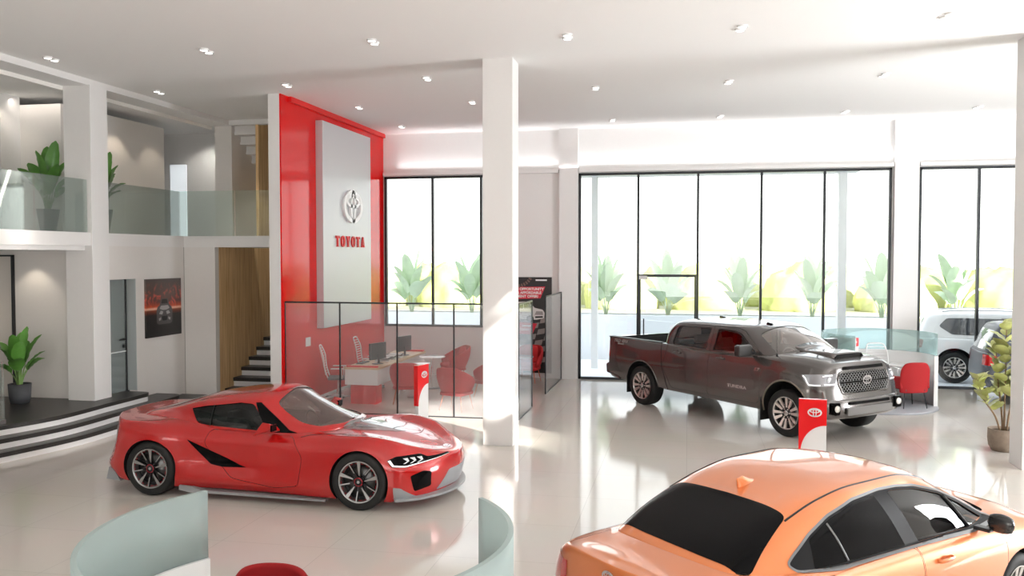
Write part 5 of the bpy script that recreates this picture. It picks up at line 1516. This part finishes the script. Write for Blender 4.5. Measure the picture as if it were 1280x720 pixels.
    mesh_.build('grille_mesh', mat('mesh_grey', (.30, .30, .30), .35, metal=.6), c.root)
    mesh_ = MB().tube([onf(y, .965, .014) for y in np.linspace(-.60, .60, 14)], .014, 8).build('grille_bar', M_gloss_black, c.root)
    c.strip([(3.4, p[0], p[1]) for p in gr + [gr[0]]], 'grille_surround', pt, .020, (-1, 0, 0), .0, start=0)
    h = onf(0, .985, .03)
    emblem_mb(MB(), .22, frame(h, (0, 1, 0), (0, 0, 1)), .012, .08, 32).build('emblem', M_chrome, c.root, fix=True)
    pass
    # headlights wrap the corner
    hp = rpoly([(2.26, 1.075), (2.80, 1.12), (2.80, .93), (2.42, .90)], .02)
    for k in (-1, 1):
        c.patch(prism_mesh([(p[0], p[1]) for p in hp], (0, 0, 0), (1, 0, 0), (0, 0, 1), -1.2 if k > 0 else .66, -.66 if k > 0 else 1.2), .004, 'headlight', mat('headlight_glass', (.38, .39, .42), .10, metal=.4, coat=1.), 0)
        pts = [(x, k * 1.5, z) for x, z in ((2.30, 1.06), (2.36, 1.02), (2.40, .96), (2.44, .925), (2.56, .93), (2.62, .935))]
        c.strip(pts, 'light_strip', M_led, .011, (0, -k, 0), .004, start=0)
        MB().tube([onf(k * y, z, .006) for y, z in ((.86, 1.07), (.80, 1.085), (.72, 1.09))], .010, 6).build('light_strip', M_led, c.root) if onf(k * .86, 1.07) is not None else None
        MB().tube([onf(k * y, z, .006) for y, z in ((.88, .945), (.80, .945), (.70, .95))], .010, 6).build('light_strip', M_led, c.root) if onf(k * .88, .945) is not None else None
        h, n = c.hit((3.4, k * .78, 1.01), (-1, 0, 0))
        MB().lathe([(0, .01), (.045, .008), (.055, -.0)], tuple(h), 20, 'x').build('lamp_projector', M_lampglass, c.root)
    # bumper bar
    rows = []
    for y in np.linspace(-.93, .93, 31):
        p = onf(y * .97, .56, 0); a = abs(y) / .93
        x = 2.83 - .16 * a ** 3.2 - (.10 if a > .98 else 0)
        y2 = y
        rows.append([(x - .10, y2, .70), (x + .005, y2, .70), (x + .025, y2, .67), (x + .03, y2, .52), (x + .005, y2, .43), (x - .05, y2, .385), (x - .16, y2, .38), (x - .2, y2, .60)])
    m = MB().grid(rows, closed_v=True); m.add(rows[0], [tuple(range(8))], False); m.add(rows[-1], [tuple(reversed(range(8)))], False)
    m.build('front_bumper', pt, c.root, fix=True)
    for k in (-1, 1):
        MB().prism(rpoly([(2.20, .70), (2.70, .70), (2.72, .55), (2.68, .40), (2.46, .40)], .03), *sorted((k * .86, k * .955)), 'y').build('bumper_corner', pt, c.root, bevel=.02)
        MB().prism(rpoly([(-.075, -.10), (.075, -.10), (.075, .09), (-.075, .09)], .03), 2.70, 2.835, 'x').build('fog_bezel', M_gloss_black, c.root).location = (0, k * .775, .575)
        MB().lathe([(.055, 0), (.05, .018), (0, .026)], (2.835, k * .775, .575), 24, 'x').build('fog_light', mat('fog_glass', (.85, .83, .78), .1, coat=1.), c.root)
    MB().box(2.80, 2.862, -.50, .50, .615, .665).build('bumper_slot', M_gloss_black, c.root, bevel=.008)
    MB().prism(rrect(-.56, .56, .45, .575, .02), 2.84, 2.874, 'x').build('bumper_plate', paint('plate_grey', (.17, .165, .16), .5, .35), c.root, bevel=.006)
    # rear bumper + tail light
    MB().prism(rpoly([(-2.46, .42), (-2.66, .50), (-2.92, .53), (-2.94, .71), (-2.84, .76), (-2.70, .72)], .03), -.93, .93, 'y').build('rear_bumper', pt, c.root, bevel=.02)
    tl = rpoly([(-2.90, 1.23), (-2.79, 1.20), (-2.77, .90), (-2.90, .86)], .02)
    for k in (-1, 1): c.patch(side_prism(tl, k, .7, 1.2), .006, 'tail_light', M_redlens, 0, None)
    # mud flaps
    for x in (-2.19, 1.42):
        for k in (-1, 1): MB().box(x - .012, x + .012, *sorted((k * .72, k * .965)), .20, .62).build('mud_flap', M_liner, c.root)
    # mirrors, handles, antenna, antenna fin
    for k in (-1, 1):
        MB().prism(rrect(-.17, .17, -.11, .10, .05), -.06, .06, 'x').build('side_mirror', paint('mirror_grey', (.03, .03, .03), .3, .3), c.root, bevel=.03)
        o = c.root.children[-1] if 0 else bpy.data.objects[sorted([q.name for q in c.root.children if q.name.startswith('side_mirror')])[-1]]
        o.location = (1.16, k * 1.12, 1.375)
        MB().box(1.12, 1.20, *sorted((k * .86, k * 1.0)), 1.29, 1.34).build('mirror_arm', M_black, c.root, bevel=.01)
        for x in (-.72, .42):
            y = c.hit((x, k * 1.6, 1.16), (0, -k, 0))[0].y
            MB().tube(spl([(x - .10, y, 1.16), (x - .08, y + k * .035, 1.16), (x + .08, y + k * .035, 1.16), (x + .10, y, 1.16)], 5, False), .014, 8, ell=(1.2, .6)).lathe([(.045, k * .002), (.04, k * .004), (0, k * .004)], (x, y, 1.16), 20, 'y').build('door_handle', pt, c.root)
    h = c.hit((1.62, -.80, 2), (0, 0, -1))[0]
    MB().tube([tuple(h), (h.x - .01, h.y, h.z + .52)], [.004, .002], 6).lathe([(.02, 0), (.012, .03), (0, .035)], tuple(h), 12).build('antenna', M_black, c.root)
    for (x, y) in ((-.55, .1), (.92, -.2)):
        h = c.hit((x, y, 2.2), (0, 0, -1))[0]
        MB().prism([(-.08, 0), (.07, 0), (.03, .02), (-.06, .035)], -.02, .02, 'y').build('roof_antenna', M_gloss_black, c.root).location = tuple(h)
    # wheels
    for x in (-1.74, 1.95):
        for k in (-1, 1): wheel(c.root, (x, k * .965, .395), k, .395, .28, .275, 'truck', [M_alu, M_rimd, mat('rim_pale', (.66, .58, .55), .3, metal=.7)], M_liner)
    # writing: model name, bed decal, door badge
    def on_side(txt, size, x, z, m, sx=1., sh=0., off=.004, name='lettering'):
        me = text_mesh(txt, size, 0, .0035, 1.02, sh); me.transform(Matrix.Diagonal((sx, 1, 1, 1)))
        for v in me.vertices:
            hh, n = c.hit((x + v.co.x, -1.6, z + v.co.y), (0, 1, 0))
            v.co = hh + n * off if hh is not None else Vector((x + v.co.x, -.97, z + v.co.y))
        return link_mesh(name, me, c.root, m)
    on_side('TUNDRA', .075, .86, .70, M_chrome, 1.45)
    on_side('TRD', .085, -2.55, 1.235, mat('decal_grey', (.28, .25, .24), .4), 1.3, .3)
    on_side('4X4', .085, -2.30, 1.235, mat('decal_grey', (.28, .25, .24), .4), 1.3, .3)
    on_side('OFF ROAD', .035, -2.42, 1.175, mat('decal_grey', (.28, .25, .24), .4), 1.2, .3)
    on_side('5.7', .07, 1.30, 1.05, M_chrome, 1.2, .3)
    # cabin
    M_seatt = mat('seat_tan', (.42, .30, .25), .7)
    for y in (-.40, .40): seat(c.root, .38, y, .68, M_seatt, .26, .62)
    seat(c.root, -.52, 0, .68, M_seatt, .68, .60)
    MB().prism(rpoly([(1.0, .8), (1.5, .8), (1.5, 1.2), (1.2, 1.24), (1.02, 1.15)], .05), -.78, .78, 'y').build('dashboard', mat('dash_brown', (.10, .075, .065), .7), c.root)
    MB().tube([(.88 - .06 * math.sin(a), .38 + .19 * math.cos(a), 1.14 + .17 * math.sin(a)) for a in np.linspace(0, 2 * PI, 24, endpoint=False)], .016, 8, True).build('steering_wheel', M_black, c.root)
    return c

def sedan_lines():
    C0 = stat([-2.2, -2.15, -2.05, -1.9, -1.35, -.7, 0, .7, 1.35, 1.75, 1.95, 2.1, 2.15], 0, .20)
    C1 = stat([-2.26, -2.22, -2.10, -1.95, -1.35, -.7, 0, .7, 1.35, 1.78, 2.0, 2.15, 2.2], [0, .45, .74, .82, .83, .83, .83, .83, .83, .81, .70, .38, 0], [.30, .29, .26, .23, .21, .20, .20, .20, .20, .20, .20, .20, .20])
    C2 = stat([-2.36, -2.33, -2.20, -1.98, -1.35, -.7, 0, .7, 1.35, 1.82, 2.08, 2.24, 2.30], [0, .48, .78, .87, .89, .885, .885, .885, .89, .87, .76, .42, 0], [.50, .50, .50, .50, .50, .48, .48, .48, .50, .50, .48, .46, .45])
    C3 = stat([-2.38, -2.35, -2.20, -1.98, -1.35, -.7, 0, .7, 1.35, 1.82, 2.06, 2.22, 2.28], [0, .48, .79, .875, .895, .89, .885, .885, .89, .86, .73, .40, 0], [.74, .74, .74, .75, .76, .76, .75, .75, .75, .70, .66, .64, .62])
    C4 = stat([-2.37, -2.34, -2.17, -1.95, -1.35, -.7, 0, .7, 1.35, 1.78, 1.98, 2.12, 2.16], [0, .47, .75, .83, .865, .855, .85, .845, .83, .78, .64, .36, 0], [.95, .95, .93, .92, .93, .92, .91, .90, .88, .82, .78, .74, .72])
    C5 = stat([-2.36, -2.32, -2.14, -1.90, -1.35, -.7, 0, .7, 1.35, 1.70, 1.88, 2.0, 2.04], [0, .42, .66, .745, .78, .79, .78, .77, .73, .66, .52, .3, 0], [1.045, 1.04, 1.00, .99, .99, .97, .96, .955, .945, .89, .84, .80, .78])
    C6 = stat([-2.28, -2.25, -2.10, -1.85, -1.35, -.7, 0, .7, 1.35, 1.66, 1.82, 1.93, 1.97], [0, .3, .45, .5, .5, .5, .5, .5, .46, .42, .34, .2, 0], [1.045, 1.045, 1.03, 1.04, 1.05, 1.0, 1.0, 1.0, 1.0, .94, .89, .84, .82])
    C7 = stat([-2.24, -2.22, -2.08, -1.83, -1.35, -.7, 0, .7, 1.35, 1.64, 1.80, 1.91, 1.95], 0, [1.05, 1.05, 1.045, 1.055, 1.07, 1.0, 1.0, 1.02, 1.02, .96, .90, .85, .83])
    K0 = stat([-1.8, -1.75, -1.55, -1.15, -.6, 0, .6, 1.0, 1.2, 1.3], 0, .8)
    K1 = stat([-1.90, -1.85, -1.62, -1.2, -.65, 0, .6, 1.0, 1.28, 1.38], [0, .5, .68, .765, .785, .785, .78, .73, .5, 0], [1.04, 1.03, 1.00, .98, .96, .95, .94, .945, .98, .99])
    K2 = stat([-1.68, -1.65, -1.47, -1.08, -.6, 0, .5, .85, 1.10, 1.20], [0, .45, .62, .69, .72, .72, .70, .63, .42, 0], [1.15, 1.15, 1.16, 1.19, 1.21, 1.21, 1.16, 1.09, 1.075, 1.08])
    K3 = stat([-1.34, -1.33, -1.22, -.92, -.56, -.08, .32, .64, .88, .95], [0, .38, .525, .58, .605, .61, .59, .52, .35, 0], [1.30, 1.305, 1.31, 1.365, 1.405, 1.405, 1.34, 1.235, 1.19, 1.19])
    K4 = stat([-1.26, -1.25, -1.17, -.88, -.54, -.08, .27, .48, .64, .69], [0, .26, .38, .42, .44, .45, .43, .38, .24, 0], [1.34, 1.345, 1.355, 1.41, 1.445, 1.45, 1.41, 1.345, 1.30, 1.30])
    K5 = stat([-1.24, -1.22, -1.15, -.86, -.53, -.08, .25, .43, .56, .60], 0, [1.355, 1.36, 1.37, 1.43, 1.465, 1.47, 1.44, 1.39, 1.34, 1.335])
    return [C0, C1, C2, C3, C4, C5, C6, C7], [K0, K1, K2, K3, K4, K5]

def build_sedan():
    low, gr = sedan_lines()
    C0 = stat([-1.3, -1.25, -1.0, -.5, 0, .5, .85, .95], 0, .32)
    Cb = stat([-1.3, -1.25, -1.0, -.5, 0, .5, .85, .95], [0, .5, .68, .74, .74, .72, .5, 0], .35)
    Cm = stat([-1.5, -1.45, -1.15, -.55, 0, .52, .95, 1.1], [0, .48, .68, .73, .735, .71, .48, 0], [.97, .96, .94, .93, .92, .91, .93, .94])
    C2 = stat([-1.50, -1.46, -1.12, -.56, 0, .45, .88, 1.02], [0, .40, .60, .675, .675, .65, .42, 0], [1.14, 1.14, 1.17, 1.19, 1.19, 1.14, 1.06, 1.06])
    C3 = stat([-1.24, -1.20, -.95, -.54, -.08, .26, .62, .72], [0, .35, .50, .56, .565, .54, .38, 0], [1.26, 1.265, 1.31, 1.365, 1.365, 1.31, 1.22, 1.21])
    C5 = stat([-1.15, -1.10, -.85, -.52, -.08, .20, .40, .46], 0, [1.32, 1.33, 1.39, 1.42, 1.43, 1.40, 1.34, 1.32])
    cav = to_mesh(*hull([C0, Cb, Cm, C2, C3, C5], 4, 4, sharp=(1,)))
    po = paint('car_orange', (.72, .21, .06), .35, .30)
    c = Car('sedan', (1.114, 7.255, 0), R(45.94), .97, 'orange four-door sedan with black rear window in the foreground', 'car', low, gr, cav, sharp_low=(1,), sharp_g=(1,))
    PM = [po, M_dark]
    for x in (-1.35, 1.32):
        P = [(x + .37 * math.cos(a), .33 + .37 * math.sin(a)) for a in np.linspace(0, 2 * PI, 48, endpoint=False)]
        for k in (-1, 1): c.cut(side_prism(P, k, .60, 1.3))
    dlo = rpoly([(-1.42, 1.06), (-1.37, 1.02), (-1.0, .985), (0, .965), (.70, .945), (1.12, .955), (.78, 1.13), (.44, 1.255), (.10, 1.345), (-.12, 1.37), (-.34, 1.375), (-.66, 1.355), (-.95, 1.285), (-1.17, 1.20), (-1.36, 1.10)], [.02, .03, .02, .02, .02, .015] + [.03] * 9)
    wf_ = rpoly([(-.03, .978), (.70, .960), (1.00, .972), (.76, 1.11), (.44, 1.24), (.10, 1.33), (-.12, 1.355), (-.25, 1.358)], .02)
    wr_ = rpoly([(-.20, .980), (-1.22, 1.005), (-1.19, 1.175), (-.95, 1.27), (-.66, 1.340), (-.42, 1.358)], .02)
    for k in (-1, 1): c.cut(side_prism(wf_, k, .45, 1.2))
    wsf = ((.92, 0, 1.18), (0, 1, 0), (-.86, 0, .50))
    wp = rpoly([(-.66, -.34), (-.3, -.43), (0, -.45), (.3, -.43), (.66, -.34), (.50, .36), (0, .41), (-.50, .36)], .07)
    c.cut(prism_mesh(offset_poly(wp, -.012), *wsf, -.3, .6))
    df_ = rpoly([(-.10, .955), (1.02, .93), (1.10, .70), (1.04, .30), (-.08, .30)], [.02, .03, .08, .06, .06])
    dr_ = rpoly([(-1.28, .965), (-.115, .955), (-.095, .30), (-.75, .30), (-.95, .60), (-1.22, .80)], [.05, .02, .05, .05, .1, .08])
    for k in (-1, 1):
        for nm, P in (('rear_door', dr_), ('front_door', df_)):
            c.piece(nm, side_prism(offset_poly(P, -.003), k, .775, 1.2), side_prism(offset_poly(P, .003), k, .77, 1.2), PM)
    # trunk lid
    tk = rpoly([(-2.6, -.64), (-1.72, -.60), (-1.72, .60), (-2.6, .64)], [.02, .08, .08, .02])
    c.piece('trunk_lid', prism_mesh(offset_poly(tk, -.003), (0, 0, 0), (1, 0, 0), (0, 1, 0), .80, 1.3), prism_mesh(offset_poly(tk, .003), (0, 0, 0), (1, 0, 0), (0, 1, 0), .797, 1.3), [po, po])
    c.finish([po, M_liner])
    # window band: grey trim frame with black glass areas
    M_blackg = M_gloss_black
    c.sides(offset_poly(dlo, .016), .002, 'window_trim', mat('trim_satin', (.30, .31, .32), .35, metal=.6), .40, 1.2) if 0 else None
    def ringpatch(outer, inner, off, name, m):
        for k in (-1, 1):
            a = side_prism(outer, k, .40, 1.2); b = side_prism(inner, k, .35, 1.25)
            r = bool_(a, b, 'DIFFERENCE'); c.patch(r, off, name, m, 0, Vector((0, k, 0)))
    ringpatch(offset_poly(dlo, .016), dlo, .004, 'window_trim', mat('trim_satin', (.20, .205, .21), .3, metal=.6))
    ringpatch(dlo, offset_poly(wf_, 0), .002, 'window_band', M_greytrim if 0 else mat('band_grey', (.010, .010, .011), .45, spec=.12))
    c.sides(wr_, .0035, 'rear_side_window', M_blackg, .40, 1.2)
    c.strip([(x, -1.6, z) for x, z in lerp_line((-.88, 1.003), (-.985, 1.25), 8)], 'window_divider', mat('trim_satin', (.36, .37, .38), .3, metal=.6), .008, (0, 1, 0), .004, start=0)
    gl_ = thin_glass('sedan_glass', (.80, .80, .82), ior=1.5, boost=1.5)
    for k in (-1, 1): c.patch(side_prism(wf_, k, .40, 1.2), -.008, 'front_side_window', gl_, 0, Vector((0, k, 0)))
    c.strip([(x, -1.6, z) for x, z in lerp_line((.70, .965), (.50, 1.215), 8)], 'quarter_divider', M_black, .012, (0, 1, 0), .0, start=0)
    c.patch(prism_mesh(wp, *wsf, -.2, .6), -.01, 'windshield', gl_, 0, Vector((.5, 0, .8)))
    rwf = ((-1.5, 0, 1.2), (0, 1, 0), (.86, 0, .50))
    # rear window, black, wrapping
    rwp = rpoly([(-1.235, -.53), (-1.23, .51), (-1.74, .61), (-1.79, .3), (-1.81, 0), (-1.81, -.3), (-1.78, -.64)], [.05, .05, .10, .1, .1, .1, .10])
    c.patch(prism_mesh(rwp, (0, 0, 0), (1, 0, 0), (0, 1, 0), .9, 1.8), .003, 'rear_window', M_blackg, 0, Vector((0, 0, 1)))
    # roof mouldings
    for k in (-1, 1):
        c.strip([(x, k * y, 2) for x, y in spl([(-1.27, .545), (-.9, .545), (-.4, .555), (.1, .555), (.45, .53)], 6, False)], 'roof_moulding', M_black, .009, (0, 0, -1), -.002, start=0)
    # shark fin
    h, n = c.hit((-1.03, 0, 2), (0, 0, -1))
    fin = MB(); rows = []
    for t in np.linspace(0, 1, 9):
        z = .075 * t; xa = -.10 + .055 * t ** 2 * 0 - .0 + .02 * t; xb = .11 - .13 * t ** .8
        w_ = .030 * (1 - t) ** .7 + .004
        xa = -.09 + .005 * t; mid = (xa + xb) / 2; hl_ = (xb - xa) / 2
        rows.append([(mid + hl_ * math.cos(a), w_ * math.sin(a), z - .008 + .0) for a in np.linspace(0, 2 * PI, 20, endpoint=False)])
    fin.grid(rows, closed_v=True); fin.add(rows[-1], [tuple(range(20))], True)
    o = fin.build('antenna_fin', po, c.root, fix=True); o.location = tuple(h); o.rotation_euler = (0, math.atan2(n.x, n.z), 0)
    # tail lamps, chrome bar, badge
    Bk = Vector((-1, 0, 0))
    for k in (-1, 1):
        P = rpoly([(-2.40, .935), (-2.10, .925), (-1.93, .89), (-1.95, .80), (-2.15, .745), (-2.40, .74)], .03)
        c.patch(side_prism(P, k, .48, 1.2), .004, 'tail_light', M_redlens, 0, None)
        c.patch(side_prism(rpoly([(-2.40, .74), (-2.15, .742), (-1.96, .79), (-1.97, .70), (-2.2, .685), (-2.4, .69)], .01), k, .44, 1.2), .005, 'lamp_trim', M_satin, 0, None)
    bp_ = lambda P: prism_mesh(P, (0, 0, 0), (0, 1, 0), (0, 0, 1), -3.0, -1.9)
    c.patch(bp_(rpoly([(-.50, .745), (.50, .745), (.50, .79), (-.50, .79)], .01)), .006, 'chrome_bar', M_satin, 0, Bk)
    h, n = c.hit((-3.2, 0, .965), (1, 0, 0))
    emblem_mb(MB(), .125, frame(h + n * .004, (0, -1, 0), (0, 0, 1)), .006, .085, 28).build('emblem', M_chrome, c.root, fix=True)
    # mirrors
    for k in (-1, 1):
        rows = []
        for t in np.linspace(-1, 1, 9):
            s_ = math.sqrt(max(0, 1 - t * t)) ** .6; y = k * (.985 + .105 * t)
            rows.append([(.76 + (.055 if math.cos(a) > 0 else .03) * s_ * math.cos(a) * 1.3, y, 1.02 + .080 * s_ * math.sin(a) * (1 if math.sin(a) > 0 else .9)) for a in np.linspace(0, 2 * PI, 20, endpoint=False)])
        MB().grid(rows, closed_v=True).build('side_mirror', mat('mirror_black', (.02, .02, .02), .25, coat=.5), c.root, fix=True)
        MB().box(.70, .78, *sorted((k * .80, k * .93)), .945, .975).build('mirror_arm', M_black, c.root, bevel=.008)
        for x in (-.86, .17):
            y = c.hit((x, k * 1.6, .835), (0, -k, 0))[0].y
            MB().tube(spl([(x - .09, y, .835), (x - .07, y + k * .03, .838), (x + .07, y + k * .03, .838), (x + .09, y, .835)], 5, False), .013, 8, ell=(1.2, .6)).lathe([(.035, k * .002), (.03, k * .003), (0, k * .003)], (x, y, .83), 20, 'y').build('door_handle', po, c.root)
    for x in (-1.35, 1.32):
        for k in (-1, 1): wheel(c.root, (x, k * .875, .325), k, .325, .225, .225, 'five', [M_alu, M_rimd, M_alu], M_liner)
    for y in (-.36, .36): seat(c.root, .15, y, .34, M_seatd, .24, .56)
    seat(c.root, -.72, 0, .34, M_seatd, .60, .52)
    MB().prism(rpoly([(.55, .5), (1.0, .5), (1.0, .86), (.75, .90), (.58, .82)], .05), -.70, .70, 'y').build('dashboard', M_dark, c.root)
    MB().tube([(.50 - .06 * math.sin(a), .36 + .17 * math.cos(a), .88 + .15 * math.sin(a)) for a in np.linspace(0, 2 * PI, 24, endpoint=False)], .015, 8, True).build('steering_wheel', M_black, c.root)
    return c

def build_suv(loc, rz, scale, label, col, name='parked_car', extra=''):
    """tall estate car seen outside: long roof, dark side glazing, arches"""
    X = lambda a, b: a + [-1.4, -.7, 0, .7, 1.4] + b
    D0 = stat(X([-2.2, -2.18, -2.1, -1.9], [1.9, 2.2, 2.3, 2.32]), 0, .35)
    D1 = stat(X([-2.3, -2.28, -2.2, -1.95], [1.95, 2.25, 2.36, 2.38]), [0, .6, .85, .90, .92, .91, .91, .91, .92, .90, .75, .4, 0], .38)
    D2 = stat(X([-2.38, -2.36, -2.26, -1.98], [1.98, 2.28, 2.42, 2.44]), [0, .6, .88, .94, .96, .94, .94, .94, .96, .93, .78, .42, 0], .60)
    D3 = stat(X([-2.36, -2.34, -2.24, -1.98], [1.98, 2.26, 2.40, 2.42]), [0, .6, .88, .93, .955, .94, .94, .94, .95, .92, .76, .42, 0], .88)
    D5 = stat(X([-2.34, -2.32, -2.22, -1.95], [1.94, 2.18, 2.3, 2.32]), [0, .58, .82, .88, .90, .90, .90, .89, .87, .83, .68, .38, 0], [1.1, 1.1, 1.1, 1.1, 1.1, 1.1, 1.1, 1.1, 1.1, 1.06, 1.0, .98, .97])
    D7 = stat(X([-2.2, -2.18, -2.1, -1.9], [1.9, 2.1, 2.2, 2.22]), 0, [1.12, 1.12, 1.12, 1.12, 1.12, 1.12, 1.12, 1.14, 1.16, 1.12, 1.06, 1.03, 1.02])
    E0 = stat([-2.2, -2.15, -2.0, -1.4, -.6, .2, .8, 1.1, 1.3, 1.4], 0, .9)
    E1 = stat([-2.33, -2.30, -2.15, -1.5, -.6, .2, .8, 1.15, 1.42, 1.52], [0, .62, .83, .88, .89, .89, .87, .80, .5, 0], 1.08)
    E2 = stat([-2.20, -2.17, -2.03, -1.4, -.6, .1, .6, .92, 1.15, 1.24], [0, .58, .76, .80, .81, .81, .79, .73, .46, 0], [1.42] * 7 + [1.36, 1.30, 1.30])
    E3 = stat([-2.05, -2.02, -1.88, -1.3, -.6, 0, .4, .65, .85, .92], [0, .52, .66, .70, .71, .71, .69, .62, .40, 0], [1.68, 1.68, 1.69, 1.73, 1.74, 1.73, 1.70, 1.63, 1.54, 1.53])
    E5 = stat([-1.98, -1.94, -1.8, -1.25, -.6, -.05, .3, .5, .6, .64], 0, [1.73, 1.735, 1.75, 1.80, 1.81, 1.80, 1.77, 1.72, 1.67, 1.66])
    c = Car('car' if 0 else name, loc, rz, scale, label, 'car', [D0, D1, D2, D3, D5, D7], [E0, E1, E2, E3, E5], None, sharp_low=(1,), sharp_g=(1,))
    pp = mat(name + '_paint' + extra, col, .35, coat=1.0 if col[0] > .5 else .12, spec=.5 if col[0] > .5 else .25)
    for x in (-1.42, 1.45):
        P = [(x + .45 * math.cos(a), .42 + .45 * math.sin(a)) for a in np.linspace(0, 2 * PI, 40, endpoint=False)]
        for k in (-1, 1): c.cut(side_prism(P, k, .60, 1.3))
    c.finish([pp, M_liner])
    gg = mat('suv_glass', (.06, .065, .075), .06, coat=1)
    c.sides(rpoly([(-1.78, 1.40), (-1.60, 1.60), (-1.2, 1.61), (-.12, 1.60), (-.08, 1.18), (-1.48, 1.20)], .06), .004, 'side_window', gg, .4, 1.2)
    c.sides(rpoly([(-.02, 1.16), (-.04, 1.60), (.30, 1.57), (.92, 1.18)], .05), .004, 'side_window', gg, .4, 1.2)
    c.patch(prism_mesh(rpoly([(-.62, 1.16), (.62, 1.16), (.54, 1.58), (-.54, 1.58)], .08), (0, 0, 0), (0, 1, 0), (0, 0, 1), -3, -1.5), .004, 'rear_window', gg, 0, Vector((-1, 0, 0)))
    c.patch(prism_mesh(rpoly([(.62, -.60), (.62, .60), (1.30, .66), (1.30, -.66)], .08), (0, 0, 0), (1, 0, 0), (0, 1, 0), 1.0, 2.2), .004, 'windshield', gg, 0, Vector((0, 0, 1)))
    c.sides(rpoly([(-2.42, 1.08), (-2.12, 1.06), (-2.16, .86), (-2.42, .84)], .03), .006, 'tail_light', mat('red_lens_day', (.6, .02, .02), .15, coat=1), .55, 1.2)
    for k in (-1, 1):
        MB().tube([(x, k * .60, c.hit((x, k * .6, 3), (0, 0, -1))[0].z + .03) for x in np.linspace(-1.7, .1, 8)], .015, 6).build('roof_rail', M_satin, c.root)
        MB().prism(rrect(-.12, .12, -.08, .08, .03), -.05, .05, 'x').build('side_mirror', pp, c.root, bevel=.02).location = (.95, k * 1.02, 1.18)
        c.strip([(-.12, k * 1.6, z) for z in np.linspace(.45, 1.10, 8)], 'door_seam', M_seam, .005, (0, -k, 0), -.002, start=0)
        c.strip([(.98, k * 1.6, z) for z in np.linspace(.45, 1.05, 8)], 'door_seam', M_seam, .005, (0, -k, 0), -.002, start=0)
        for x in (-.95, .1): MB().box(x - .1, x + .1, *sorted((k * .93, k * .965)), 1.0, 1.03).build('door_handle', pp, c.root, bevel=.008)
    for x in (-1.42, 1.45):
        for k in (-1, 1): wheel(c.root, (x, k * .945, .39), k, .39, .26, .26, 'truck', [M_alu, M_rimd, M_alu], M_liner)
    return c

build_sports()
build_truck()
build_sedan()
build_suv((7.72, 23.05, -.02), R(-11), .96, 'white estate car parked outside the right-hand window', (.92, .93, .95))
build_suv((8.12, 19.75, 0), R(-4), .94, 'dark grey car inside the hall behind the rubber plant, mostly hidden by the right pillar', (.09, .10, .12), 'parked_car', '_dark')
